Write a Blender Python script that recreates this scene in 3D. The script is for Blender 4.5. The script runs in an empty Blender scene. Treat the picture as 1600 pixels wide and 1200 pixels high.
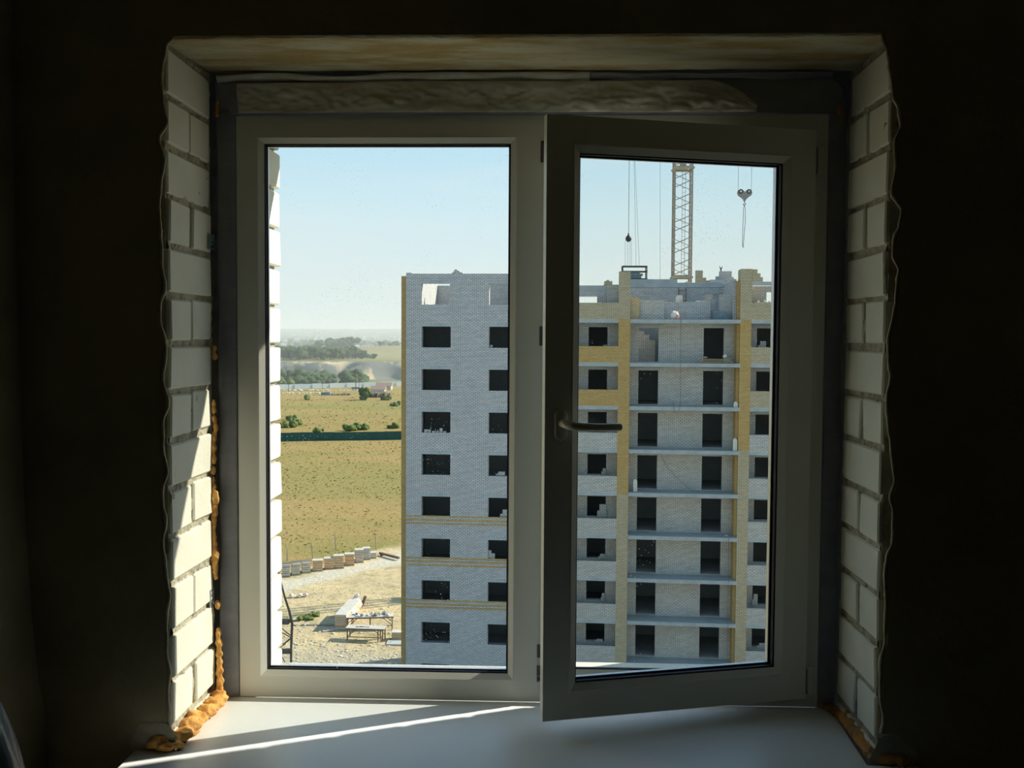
import bpy, bmesh, math, random
from mathutils import Vector, Matrix, noise
random.seed(7)
SC = bpy.context.scene
COL = SC.collection
PI = math.pi

# ------------------------------------------------------------------ camera
F = 1555.0
PITCH, YAW, ROLL = 0.04651159, 0.03506863, 0.00589257
CAM = Vector((0.72180461, -2.30, 0.85307341))
_f = Vector((-math.sin(YAW)*math.cos(PITCH), math.cos(YAW)*math.cos(PITCH), -math.sin(PITCH)))
_r = Vector((math.cos(YAW), math.sin(YAW), 0))
_u = _r.cross(_f)
_r2 = _r*math.cos(ROLL) + _u*math.sin(ROLL)
_u2 = _u*math.cos(ROLL) - _r*math.sin(ROLL)
cd = bpy.data.cameras.new('camera'); co = bpy.data.objects.new('camera', cd); COL.objects.link(co)
cd.sensor_width = 36; cd.lens = 36*F/1600; cd.clip_start = 0.05; cd.clip_end = 20000
M3 = Matrix((_r2, _u2, -_f)).transposed()
co.matrix_world = Matrix.Translation(CAM) @ M3.to_4x4()
SC.camera = co
def ray(px, py): return _f + _r2*((px-800)/F) - _u2*((py-600)/F)
ZG = -23.6
def gz(px, py, z=ZG):                       # a measured point of the photograph on a level plane
    d = ray(px, py); return CAM + d*((z-CAM.z)/d.z)
def gy(px, py, y):                          # ... on a plane at a known distance
    d = ray(px, py); return CAM + d*((y-CAM.y)/d.y)

# ------------------------------------------------------------------ view, world, sun
vs = SC.view_settings
vs.view_transform = 'Standard'; vs.look = 'None'; vs.exposure = 0.0; vs.gamma = 1.0; vs.use_curve_mapping = False
SC.cycles.volume_bounces = 1
W = bpy.data.worlds.new('sky'); SC.world = W; W.use_nodes = True
nt = W.node_tree; nt.nodes.clear()
def N(nt, t, **k):
    n = nt.nodes.new(t)
    for a, b in k.items(): setattr(n, a, b)
    return n
tc = N(nt, 'ShaderNodeTexCoord'); sp = N(nt, 'ShaderNodeSeparateXYZ'); nt.links.new(tc.outputs['Generated'], sp.inputs[0])
cr = N(nt, 'ShaderNodeValToRGB'); nt.links.new(sp.outputs['Z'], cr.inputs[0])
e = cr.color_ramp.elements
e[0].position = 0.0; e[0].color = (.70, .79, .82, 1)
e[1].position = 1.0; e[1].color = (.19, .34, .60, 1)
for p_, c_ in ((.055, (.74, .85, .89)), (.12, (.67, .86, .96)), (.21, (.50, .78, .98)), (.38, (.36, .60, .86)), (.65, (.24, .43, .72))):
    q = e.new(p_); q.color = (*c_, 1)
mp = N(nt, 'ShaderNodeMapping'); mp.inputs['Scale'].default_value = (2.2, 2.2, 16); mp.inputs['Rotation'].default_value = (0.0, 0.12, 0)
nt.links.new(tc.outputs['Generated'], mp.inputs[0])
nz = N(nt, 'ShaderNodeTexNoise'); nz.inputs['Scale'].default_value = 1.6; nz.inputs['Detail'].default_value = 6; nz.inputs['Roughness'].default_value = .55
nt.links.new(mp.outputs[0], nz.inputs['Vector'])
mr = N(nt, 'ShaderNodeMapRange'); mr.inputs[1].default_value = .50; mr.inputs[2].default_value = .78; mr.inputs[4].default_value = .6
nt.links.new(nz.outputs[0], mr.inputs[0])
mx = N(nt, 'ShaderNodeMixRGB'); mx.inputs[2].default_value = (.80, .88, .92, 1)
nt.links.new(mr.outputs[0], mx.inputs[0]); nt.links.new(cr.outputs[0], mx.inputs[1])
bg = N(nt, 'ShaderNodeBackground'); bg.inputs['Strength'].default_value = 1.12
wo = N(nt, 'ShaderNodeOutputWorld'); nt.links.new(mx.outputs[0], bg.inputs[0]); nt.links.new(bg.outputs[0], wo.inputs[0])
SUN = Vector((0.9103, 0.4141, 0.6626)).normalized()
sd = bpy.data.lights.new('sun', 'SUN'); sd.energy = 8.5; sd.angle = math.radians(0.55); sd.color = (1.0, .92, .76)
so = bpy.data.objects.new('sun', sd); COL.objects.link(so); so.location = SUN*50
so.rotation_euler = SUN.to_track_quat('Z', 'Y').to_euler()

# ------------------------------------------------------------------ materials
def mat(name, color, rough=.85, spec=.3, n1=0, c2=None, scale=5, detail=5, bump=0, bscale=None, metallic=0, thr=(.35, .65), vec='Object', stretch=None):
    m = bpy.data.materials.new(name); m.use_nodes = True; nt = m.node_tree
    b = nt.nodes['Principled BSDF']
    b.inputs['Roughness'].default_value = rough; b.inputs['Specular IOR Level'].default_value = spec; b.inputs['Metallic'].default_value = metallic
    b.inputs['Base Color'].default_value = (*color, 1)
    if c2 or bump:
        t = N(nt, 'ShaderNodeTexCoord'); out = t.outputs[vec]
        if stretch:
            mp = N(nt, 'ShaderNodeMapping'); mp.inputs['Scale'].default_value = stretch; nt.links.new(out, mp.inputs[0]); out = mp.outputs[0]
        if c2:
            z = N(nt, 'ShaderNodeTexNoise'); z.inputs['Scale'].default_value = scale; z.inputs['Detail'].default_value = detail; z.inputs['Roughness'].default_value = .6
            nt.links.new(out, z.inputs['Vector'])
            r = N(nt, 'ShaderNodeMapRange'); r.inputs[1].default_value, r.inputs[2].default_value = thr
            nt.links.new(z.outputs[0], r.inputs[0])
            x = N(nt, 'ShaderNodeMixRGB'); x.inputs[1].default_value = (*color, 1); x.inputs[2].default_value = (*c2, 1)
            nt.links.new(r.outputs[0], x.inputs[0]); nt.links.new(x.outputs[0], b.inputs['Base Color'])
        if bump:
            z2 = N(nt, 'ShaderNodeTexNoise'); z2.inputs['Scale'].default_value = bscale or scale*3; z2.inputs['Detail'].default_value = 6
            nt.links.new(out, z2.inputs['Vector'])
            bp = N(nt, 'ShaderNodeBump'); bp.inputs['Strength'].default_value = 1; bp.inputs['Distance'].default_value = bump
            nt.links.new(z2.outputs[0], bp.inputs['Height']); nt.links.new(bp.outputs[0], b.inputs['Normal'])
    return m
def brickmat(name, c1, c2, mortar, c3=None, bw=.26, rh=.094):
    """brickwork too far away to tell its bricks apart"""
    m = bpy.data.materials.new(name); m.use_nodes = True; nt = m.node_tree; b = nt.nodes['Principled BSDF']
    b.inputs['Roughness'].default_value = .9; b.inputs['Specular IOR Level'].default_value = .15
    t = N(nt, 'ShaderNodeTexCoord'); s = N(nt, 'ShaderNodeSeparateXYZ'); nt.links.new(t.outputs['Object'], s.inputs[0])
    ad = N(nt, 'ShaderNodeMath'); nt.links.new(s.outputs[0], ad.inputs[0]); nt.links.new(s.outputs[1], ad.inputs[1])
    cb = N(nt, 'ShaderNodeCombineXYZ'); nt.links.new(ad.outputs[0], cb.inputs[0]); nt.links.new(s.outputs[2], cb.inputs[1])
    k = N(nt, 'ShaderNodeTexBrick'); nt.links.new(cb.outputs[0], k.inputs['Vector'])
    k.inputs['Scale'].default_value = 1; k.inputs['Brick Width'].default_value = bw; k.inputs['Row Height'].default_value = rh
    k.inputs['Mortar Size'].default_value = .015; k.inputs['Mortar Smooth'].default_value = .3; k.inputs['Bias'].default_value = -.1
    k.inputs['Color1'].default_value = (*c1, 1); k.inputs['Color2'].default_value = (*c2, 1); k.inputs['Mortar'].default_value = (*mortar, 1)
    z = N(nt, 'ShaderNodeTexNoise'); z.inputs['Scale'].default_value = .8; z.inputs['Detail'].default_value = 7; z.inputs['Roughness'].default_value = .7
    nt.links.new(t.outputs['Object'], z.inputs['Vector'])
    r = N(nt, 'ShaderNodeMapRange'); r.inputs[1].default_value = .35; r.inputs[2].default_value = .7; r.inputs[3].default_value = 0; r.inputs[4].default_value = .55
    nt.links.new(z.outputs[0], r.inputs[0])
    x = N(nt, 'ShaderNodeMixRGB'); x.blend_type = 'MIX'; nt.links.new(r.outputs[0], x.inputs[0]); nt.links.new(k.outputs[0], x.inputs[1])
    x2 = N(nt, 'ShaderNodeMixRGB'); x2.blend_type = 'MULTIPLY'; x2.inputs[0].default_value = 1
    nt.links.new(k.outputs[0], x2.inputs[1]); x2.inputs[2].default_value = (*(c3 or (.82, .80, .76)), 1)
    nt.links.new(x2.outputs[0], x.inputs[2]); nt.links.new(x.outputs[0], b.inputs['Base Color'])
    bp = N(nt, 'ShaderNodeBump'); bp.inputs['Distance'].default_value = .008; bp.invert = True
    nt.links.new(k.outputs['Fac'], bp.inputs['Height']); nt.links.new(bp.outputs[0], b.inputs['Normal'])
    return m
def glassmat(name, tint, dust):
    m = bpy.data.materials.new(name); m.use_nodes = True; nt = m.node_tree; nt.nodes.clear()
    o = N(nt, 'ShaderNodeOutputMaterial'); tr = N(nt, 'ShaderNodeBsdfTransparent'); tr.inputs[0].default_value = (*tint, 1)
    gl = N(nt, 'ShaderNodeBsdfGlossy'); gl.inputs['Roughness'].default_value = 0.0
    lw = N(nt, 'ShaderNodeLayerWeight'); lw.inputs[0].default_value = .5
    pw = N(nt, 'ShaderNodeMath', operation='POWER'); nt.links.new(lw.outputs['Facing'], pw.inputs[0]); pw.inputs[1].default_value = 5
    fr = N(nt, 'ShaderNodeMath', operation='MULTIPLY_ADD'); nt.links.new(pw.outputs[0], fr.inputs[0]); fr.inputs[1].default_value = .70; fr.inputs[2].default_value = .018
    m1 = N(nt, 'ShaderNodeMixShader'); nt.links.new(fr.outputs[0], m1.inputs[0]); nt.links.new(tr.outputs[0], m1.inputs[1]); nt.links.new(gl.outputs[0], m1.inputs[2])
    if dust:
        t = N(nt, 'ShaderNodeTexCoord')
        v = N(nt, 'ShaderNodeTexVoronoi'); v.inputs['Scale'].default_value = 120; v.inputs['Randomness'].default_value = 1; nt.links.new(t.outputs['Object'], v.inputs['Vector'])
        r = N(nt, 'ShaderNodeMapRange'); r.inputs[1].default_value = .05; r.inputs[2].default_value = .14; r.inputs[3].default_value = 1; r.inputs[4].default_value = 0
        nt.links.new(v.outputs['Distance'], r.inputs[0])
        z = N(nt, 'ShaderNodeTexNoise'); z.inputs['Scale'].default_value = 9; nt.links.new(t.outputs['Object'], z.inputs['Vector'])
        r2 = N(nt, 'ShaderNodeMapRange'); r2.inputs[1].default_value = .45; r2.inputs[2].default_value = .75; r2.inputs[4].default_value = dust; nt.links.new(z.outputs[0], r2.inputs[0])
        mu = N(nt, 'ShaderNodeMath', operation='MULTIPLY'); nt.links.new(r.outputs[0], mu.inputs[0]); nt.links.new(r2.outputs[0], mu.inputs[1])
        df = N(nt, 'ShaderNodeBsdfTranslucent'); df.inputs[0].default_value = (.7, .68, .6, 1)
        m2 = N(nt, 'ShaderNodeMixShader'); nt.links.new(mu.outputs[0], m2.inputs[0]); nt.links.new(m1.outputs[0], m2.inputs[1]); nt.links.new(df.outputs[0], m2.inputs[2])
        nt.links.new(m2.outputs[0], o.inputs[0])
    else: nt.links.new(m1.outputs[0], o.inputs[0])
    return m
M = dict(
    plaster=mat('cement_plaster', (.46, .42, .28), .95, .1, c2=(.32, .29, .19), scale=3, bump=.003, bscale=45),
    plaster_patch=mat('plaster_patch', (.52, .51, .42), .95, .1, c2=(.42, .41, .33), scale=14, bump=.003, bscale=45),
    lit_edge_plaster=mat('lit_plaster_edge', (.62, .58, .44), .95, .1, c2=(.42, .38, .26), scale=30, bump=.004, bscale=80),  # plaster made paler, the light caught by the edge put into its colour
    brick=mat('silicate_brick', (.79, .78, .69), .9, .15, c2=(.71, .70, .60), scale=7, bump=.0008, bscale=160, thr=(.4, .75)),
    mortar=mat('lime_mortar', (.52, .48, .38), .95, .1, c2=(.30, .27, .19), scale=26, detail=8, bump=.006, bscale=90, thr=(.45, .7)),
    outmortar=mat('outer_mortar', (.42, .38, .33), .95, .1, c2=(.3, .27, .23), scale=26, bump=.004, bscale=90),
    lintel=mat('stained_concrete', (.56, .54, .39), .95, .1, c2=(.42, .31, .14), scale=4.5, detail=9, bump=.004, bscale=60, thr=(.42, .60), stretch=(1, 3, 1)),
    pvc=mat('white_pvc', (.80, .80, .73), .38, .4, bump=.0002, bscale=500),
    sill=mat('sill_laminate', (.82, .85, .86), .32, .4, bump=.0003, bscale=300),
    gasket=mat('black_rubber', (.012, .012, .022), .6, .3, bump=.0002, bscale=300),
    alu=mat('spacer_aluminium', (.62, .62, .66), .35, .5, metallic=.7, bump=.0002, bscale=500),
    steel=mat('grey_steel', (.16, .16, .17), .5, .5, metallic=.5, c2=(.10, .10, .11), scale=60),
    zinc=mat('zinc_plate', (.50, .52, .54), .4, .5, metallic=.6, c2=(.38, .4, .42), scale=40),
    tape=mat('vapour_membrane', (.33, .34, .37), .7, .25, c2=(.27, .28, .31), scale=9, bump=.0015, bscale=22, stretch=(1, 1, 3)),
    tape_light=mat('pale_membrane', (.76, .75, .66), .75, .2, c2=(.56, .55, .48), scale=14, bump=.002, bscale=30, stretch=(1, 1, 2)),
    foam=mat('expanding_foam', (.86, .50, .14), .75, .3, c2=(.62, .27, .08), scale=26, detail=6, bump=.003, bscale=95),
    foam_dark=mat('dark_foam', (.66, .31, .08), .85, .2, c2=(.30, .20, .12), scale=22, detail=8, bump=.004, bscale=95),  # darker, browner foam colour
    handle=mat('handle_paint', (.62, .60, .50), .35, .5, bump=.0002, bscale=400),
    film=mat('plastic_film', (.16, .21, .25), .28, .6, c2=(.10, .14, .17), scale=6, bump=.004, bscale=14, stretch=(3, 3, .7)),
    graybrick=brickmat('white_brickwork', (.72, .71, .69), (.60, .59, .57), (.20, .20, .21)),
    whitebrick=brickmat('pale_brickwork', (.75, .73, .69), (.62, .60, .56), (.22, .21, .20), (.80, .76, .66)),
    yellow=brickmat('yellow_brickwork', (.68, .47, .17), (.60, .38, .12), (.30, .24, .16), (.92, .80, .68)),
    tan=brickmat('tan_brickwork', (.66, .56, .36), (.58, .46, .27), (.26, .23, .19), (.85, .85, .88)),
    concrete=mat('concrete', (.47, .50, .50), .9, .15, c2=(.38, .41, .41), scale=1.3, bump=.01, bscale=12),
    floorcon=mat('loggia_floor', (.33, .39, .40), .9, .15, c2=(.42, .46, .45), scale=1.1, bump=.01, bscale=9),
    room=mat('bare_room', (.42, .43, .42), .95, .05, c2=(.34, .35, .35), scale=.8),
    wood=mat('sawn_wood', (.50, .38, .20), .85, .2, c2=(.34, .26, .15), scale=6, stretch=(1, 6, 6)),
    greywood=mat('weathered_wood', (.36, .34, .31), .9, .15, c2=(.24, .22, .2), scale=4, stretch=(1, 6, 6)),
    crane=mat('crane_paint', (.30, .25, .20), .6, .3, c2=(.40, .36, .30), scale=1.2),
    craneyellow=mat('crane_platform', (.48, .42, .25), .7, .3, c2=(.32, .3, .26), scale=2),
    hook=mat('dark_cast_steel', (.035, .035, .04), .5, .4, c2=(.06, .055, .05), scale=3),
    hookgrey=mat('greasy_steel', (.24, .23, .20), .6, .4, c2=(.34, .33, .28), scale=3),
    cable=mat('steel_cable', (.10, .10, .10), .6, .3, bump=.001),
    rust=mat('rusty_steel', (.13, .10, .085), .8, .3, c2=(.20, .14, .10), scale=3),
    bluebox=mat('blue_grey_paint', (.23, .31, .34), .6, .3, c2=(.17, .22, .24), scale=3),
    sack=mat('white_sackcloth', (.80, .74, .68), .9, .1, c2=(.62, .5, .44), scale=4),
    red=mat('faded_red_cloth', (.55, .22, .18), .9, .1, c2=(.7, .4, .33), scale=5),
    greenfence=mat('green_sheet_metal', (.020, .085, .075), .55, .3, c2=(.028, .11, .095), scale=.5),
    whitefence=mat('pale_sheet_metal', (.55, .64, .70), .5, .3, c2=(.68, .74, .78), scale=.05),
    leaf=mat('dark_foliage', (.045, .085, .035), .9, .1, c2=(.075, .115, .045), scale=.35, bump=.3, bscale=1.2),
    bush=mat('shrub_foliage', (.10, .15, .05), .9, .1, c2=(.16, .19, .07), scale=1.5, bump=.1, bscale=4),
    bark=mat('bark', (.16, .12, .09), .95, .1, bump=.01),
    tuft=mat('dry_grass_tufts', (.34, .29, .10), .95, .05, c2=(.46, .35, .14), scale=.15),
    house=mat('whitewashed_house', (.58, .56, .52), .9, .1, c2=(.4, .38, .36), scale=.02),
    roof=mat('far_roof', (.35, .25, .2), .9, .1, bump=.01),
    tarp=mat('grey_tarpaulin', (.60, .58, .52), .75, .2, c2=(.50, .48, .43), scale=1.6, bump=.02, bscale=3),
    rubble=mat('pale_rubble', (.74, .68, .54), .95, .1, c2=(.55, .48, .35), scale=2, bump=.05, bscale=6),
    glass=glassmat('clear_glass', (.965, .975, .97), .85),
    glass_in=glassmat('clear_inner_glass', (.965, .975, .97), 0),
    glass_sash=glassmat('dusty_glass', (.93, .94, .925), 1.0),
)
# the stack of bricks on the pallets, pale orange and pale grey
M['stack_orange'] = brickmat('orange_brick_pack', (.72, .50, .30), (.78, .62, .42), (.22, .15, .10), bw=.26, rh=.16)
M['stack_grey'] = brickmat('grey_brick_pack', (.62, .60, .54), (.50, .46, .42), (.18, .16, .14), bw=.9, rh=.2)

# ------------------------------------------------------------------ mesh helpers
class MB:
    def __init__(s): s.v = []; s.f = []
    def add(s, vs, fs):
        o = len(s.v); s.v += [tuple(v) for v in vs]; s.f += [tuple(i+o for i in f) for f in fs]; return s
    def box(s, x0, x1, y0, y1, z0, z1):
        if x1 < x0: x0, x1 = x1, x0
        if y1 < y0: y0, y1 = y1, y0
        if z1 < z0: z0, z1 = z1, z0
        return s.add([(x0,y0,z0),(x1,y0,z0),(x1,y1,z0),(x0,y1,z0),(x0,y0,z1),(x1,y0,z1),(x1,y1,z1),(x0,y1,z1)],
                     [(0,3,2,1),(4,5,6,7),(0,1,5,4),(1,2,6,5),(2,3,7,6),(3,0,4,7)])
    def tube(s, a, b, r, n=6, r2=None):
        a, b = Vector(a), Vector(b); d = b-a
        if d.length < 1e-6: return s
        d.normalize(); p = d.cross(Vector((0,0,1)) if abs(d.z) < .9 else Vector((1,0,0))).normalized(); q = d.cross(p)
        r2 = r if r2 is None else r2; vs = []
        for c, rr in ((a, r), (b, r2)):
            for i in range(n):
                t = 2*PI*i/n; vs.append(c + p*math.cos(t)*rr + q*math.sin(t)*rr)
        fs = [(i, (i+1) % n, n+(i+1) % n, n+i) for i in range(n)] + [tuple(range(n-1, -1, -1)), tuple(range(n, 2*n))]
        return s.add(vs, fs)
    def path(s, pts, r, n=8):
        pts = [Vector(p) for p in pts]; rs = r if isinstance(r, (list, tuple)) else [r]*len(pts); vs = []; fs = []
        up = None
        for i, c in enumerate(pts):
            d = (pts[min(i+1, len(pts)-1)] - pts[max(i-1, 0)]).normalized()
            if up is None: up = d.cross(Vector((0,0,1)) if abs(d.z) < .9 else Vector((1,0,0))).normalized()
            else: up = (up - d*up.dot(d)).normalized()
            q = d.cross(up)
            for j in range(n):
                t = 2*PI*j/n; vs.append(c + up*math.cos(t)*rs[i] + q*math.sin(t)*rs[i])
        for i in range(len(pts)-1):
            for j in range(n): fs.append((i*n+j, i*n+(j+1) % n, (i+1)*n+(j+1) % n, (i+1)*n+j))
        fs += [tuple(range(n-1, -1, -1)), tuple(range((len(pts)-1)*n, len(pts)*n))]
        return s.add(vs, fs)
    def prism(s, poly, z0, z1):
        n = len(poly)
        return s.add([(x, y, z0) for x, y in poly]+[(x, y, z1) for x, y in poly],
                     [tuple(range(n-1, -1, -1)), tuple(range(n, 2*n))]+[(i, (i+1) % n, n+(i+1) % n, n+i) for i in range(n)])
    def blob(s, c, r, sub=2, amp=.15, fr=2.0, sc=(1,1,1), seed=0):
        bm = bmesh.new(); bmesh.ops.create_icosphere(bm, subdivisions=sub, radius=1)
        vs = []
        for v in bm.verts:
            n_ = noise.noise(v.co*fr + Vector((seed*3.7, seed*1.3, seed)))
            k = r*(1+amp*n_*2); vs.append((c[0]+v.co.x*k*sc[0], c[1]+v.co.y*k*sc[1], c[2]+v.co.z*k*sc[2]))
        fs = [tuple(v.index for v in f.verts) for f in bm.faces]; bm.free()
        return s.add(vs, fs)
    def mesh(s, name, m, smooth=False):
        me = bpy.data.meshes.new(name); me.from_pydata(s.v, [], s.f); me.validate()
        bm = bmesh.new(); bm.from_mesh(me); bmesh.ops.recalc_face_normals(bm, faces=bm.faces); bm.to_mesh(me); bm.free()
        me.materials.append(M[m] if isinstance(m, str) else m)
        if smooth:
            for p in me.polygons: p.use_smooth = True
        return me
    def build(s, name, m, parent=None, smooth=False):
        o = bpy.data.objects.new(name, s.mesh(name, m, smooth)); COL.objects.link(o); o.parent = parent; return o
def empty(name, loc=(0,0,0), rz=0):
    o = bpy.data.objects.new(name, None); COL.objects.link(o); o.location = loc; o.rotation_euler = (0,0,rz); o.empty_display_size = .1; return o
def tag(o, label=None, cat=None, group=None, kind=None):
    if label: o['label'] = label
    if cat: o['category'] = cat
    if group: o['group'] = group
    if kind: o['kind'] = kind
    return o
def inst(me, name, parent, loc=(0,0,0), rz=0):
    o = bpy.data.objects.new(name, me); COL.objects.link(o); o.parent = parent; o.location = loc; o.rotation_euler = (0,0,rz); return o
def copy_tree(o, parent=None):
    c = o.copy(); COL.objects.link(c); c.parent = parent
    for ch in list(o.children): copy_tree(ch, c)
    return c
def ring(x0, z0, x1, z1, prof):
    """mitred frame: prof = closed list of (inset, y)"""
    mb = MB(); n = len(prof); vs = []
    for cx, cz, sx, sz in ((x0, z0, 1, 1), (x1, z0, -1, 1), (x1, z1, -1, -1), (x0, z1, 1, -1)):
        for i_, y_ in prof: vs.append((cx+sx*i_, y_, cz+sz*i_))
    fs = []
    for k in range(4):
        for j in range(n):
            a, b = k*n+j, k*n+(j+1) % n; c, d = ((k+1) % 4)*n+(j+1) % n, ((k+1) % 4)*n+j
            fs.append((a, b, c, d))
    return mb.add(vs, fs)
def walls(mb, u0, u1, z0, z1, v0, v1, holes):
    """a wall u0..u1 x z0..z1 of thickness v0..v1 with rectangular openings, as boxes without overlaps"""
    us = sorted({u0, u1, *[h[0] for h in holes], *[h[1] for h in holes]}); us = [u for u in us if u0 <= u <= u1]
    for a, b in zip(us, us[1:]):
        m = (a+b)/2; hs = sorted([(h[2], h[3]) for h in holes if h[0] < m < h[1]]); z = z0
        for p, q in hs:
            if p > z: mb.box(a, b, v0, v1, z, min(p, z1))
            z = max(z, q)
        if z < z1: mb.box(a, b, v0, v1, z, z1)
    return mb

# ================================================================== SETTING: the room
WF = -0.285          # inner face of the brickwork of the window wall
XL, XR, ZT = -0.050, 1.392, 1.447
# room box
ROOM = dict(x0=-0.345, x1=3.1, y0=-4.6, z0=-0.82, z1=1.92)
mb = MB()
walls(mb, -.9, 3.4, -1.1, 2.2, WF, -.012, [(XL-.008, XR+.008, -.03, ZT+.03)])
wf = tag(mb.build('wall_front', 'mortar'), kind='structure', label='inner brick wall around the window opening')
mb = MB()
# left wall: plaster swelling a little towards the floor
nu, nv = 24, 40; vs = []; fs = []
for j in range(nv+1):
    z = ROOM['z0'] + (ROOM['z1']-ROOM['z0'])*j/nv
    for i in range(nu+1):
        y = WF + (ROOM['y0']-WF)*(i/nu)
        x = -.358 + .05*math.exp(-max(0, z-.05)*4.0)*math.exp((y-WF)*2.5) + .004*noise.noise(Vector((y*4, z*4, 1)))
        vs.append((x, y, z))
for j in range(nv):
    for i in range(nu): fs.append((j*(nu+1)+i, j*(nu+1)+i+1, (j+1)*(nu+1)+i+1, (j+1)*(nu+1)+i))
mb.add(vs, fs); mb.box(-.75, -.39, ROOM['y0'], WF, ROOM['z0'], ROOM['z1'])
tag(mb.build('wall_left', 'plaster'), kind='structure')
tag(MB().box(ROOM['x1'], ROOM['x1']+.2, ROOM['y0'], WF, ROOM['z0'], ROOM['z1']).build('wall_right', 'plaster'), kind='structure')
tag(MB().box(-.75, 3.3, ROOM['y0']-.2, ROOM['y0'], ROOM['z0'], ROOM['z1']).build('wall_back', 'plaster'), kind='structure')
tag(MB().box(-.75, 3.3, ROOM['y0']-.2, WF, ROOM['z0']-.2, ROOM['z0']).build('floor', 'plaster'), kind='structure')
tag(MB().box(-.75, 3.3, ROOM['y0']-.2, WF, ROOM['z1'], ROOM['z1']+.2).build('ceiling', 'plaster'), kind='structure')

# reveal bricks: courses of one whole brick, then two halves
def brick_mesh(dx, dy, dz, seed, m='brick'):
    rnd = random.Random(seed); bm = bmesh.new(); bmesh.ops.create_cube(bm, size=1)
    for v in bm.verts: v.co = Vector((v.co.x*dx, v.co.y*dy, v.co.z*dz)) + Vector([rnd.uniform(-.0016, .0016) for _ in range(3)])
    bmesh.ops.bevel(bm, geom=list(bm.edges), offset=.0035, segments=1, affect='EDGES')
    me = bpy.data.meshes.new('brick'); bm.to_mesh(me); bm.free(); me.materials.append(M[m]); return me
full = [brick_mesh(.12, .250, .0865, i) for i in range(4)]
half = [brick_mesh(.25, .117, .0865, 10+i) for i in range(5)]
rb = random.Random(3)
for k in range(16):
    zc = 1.388 - .1003*k
    for side, xf, sg in ((0, XL, -1), (1, XR, 1)):
        if k % 2 == 0:
            inst(rb.choice(full), 'brick', wf, (xf+sg*.060+rb.uniform(-.0015, .0015), WF+.125+rb.uniform(-.002, .002), zc+rb.uniform(-.0015, .0015)), rb.uniform(-.006, .006)+PI*rb.randint(0, 1))
        else:
            for q in (0, 1):
                inst(rb.choice(half), 'brick', wf, (xf+sg*.125+rb.uniform(-.002, .002), WF+.0595+q*.132+rb.uniform(-.002, .002), zc+rb.uniform(-.002, .002)), rb.uniform(-.01, .01)+PI*rb.randint(0, 1))
# rough mortar bed in the joints of each jamb
for side, xf, sg in ((0, XL, 1), (1, XR, -1)):
    mb = MB(); nu, nv = 36, 200; vs = []; fs = []
    for j in range(nv+1):
        z = -.06 + 1.51*j/nv
        for i in range(nu+1):
            y = WF+.004 + .262*i/nu
            h = .0065 + .007*noise.noise(Vector((y*26, z*30, 3+side))) + .005*noise.noise(Vector((y*90, z*80, 9)))
            vs.append((xf - sg*max(.001, min(.02, h)), y, z))
    for j in range(nv):
        for i in range(nu): fs.append((j*(nu+1)+i, j*(nu+1)+i+1, (j+1)*(nu+1)+i+1, (j+1)*(nu+1)+i))
    mb.add(vs, fs).build('mortar_bed', 'mortar', wf)
# the stained concrete lintel over the opening
YPL = -.3035
mb = MB(); nu, nv = 120, 22; vs = []; fs = []
for j in range(nv+1):
    t = j/nv
    for i in range(nu+1):
        x = XL-.03 + (XR-XL+.06)*i/nu
        if t < .25:                      # front arris, rounded
            a = min(1, t/.24)*PI/2; y = YPL+.010*(1-math.cos(a)) ; z = ZT+.009-.009*math.sin(a)
        else: y = YPL+.010 + (t-.25)/.75*.272; z = ZT+.008*(t-.25)
        z += .0015*noise.noise(Vector((x*5, y*12, 2))) + .0012*noise.noise(Vector((x*40, y*40, 5)))
        vs.append((x, y, z))
for j in range(nv):
    for i in range(nu): fs.append((j*(nu+1)+i, j*(nu+1)+i+1, (j+1)*(nu+1)+i+1, (j+1)*(nu+1)+i))
mb.add(vs, fs).build('concrete_lintel', 'lintel', wf, True)

# plaster coat with a ragged inner edge
Lp = [(40,280),(50,273),(62,268),(70,258),(120,251),(160,254),(190,261),(215,248),(250,256),(290,250),(320,248),(370,250),(385,252),(410,252),(450,257),(475,250),(500,250),(540,258),(560,258),(590,253),(630,262),(660,254),(700,254),(740,261),(770,252),(820,258),(850,254),(900,259),(930,264),(960,260),(1020,260),(1050,265),(1080,262),(1130,264),(1145,262)]
Rp = [(40,1374),(50,1377),(62,1380),(75,1386),(100,1390),(150,1396),(170,1405),(195,1408),(220,1398),(260,1400),(300,1393),(330,1410),(350,1406),(380,1396),(400,1396),(420,1405),(440,1402),(470,1400),(500,1395),(530,1388),(560,1389),(590,1392),(620,1386),(670,1389),(700,1393),(750,1398),(780,1391),(800,1396),(850,1395),(870,1386),(900,1383),(950,1385),(1000,1383),(1040,1376),(1090,1376),(1130,1381),(1150,1376)]
YP = -.304
def edge(tab):
    out = []
    ys = [43+i*6 for i in range(185)]
    for y in ys:
        for (a, xa), (b, xb) in zip(tab, tab[1:]):
            if a <= y <= b: t = (y-a)/(b-a); t = t*t*(3-2*t); x = xa+(xb-xa)*t; break
        p = gy(x, y, YP); out.append((p.x+.0015*noise.noise(Vector((y*.11, 7, xa*.01))), p.z))
    top = [q for q in out if q[1] > ZT+.0045]; out = [q for q in out if q[1] <= ZT+.0045]
    return [(top[-1][0] if top else out[0][0], ZT+.005)] + out
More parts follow.
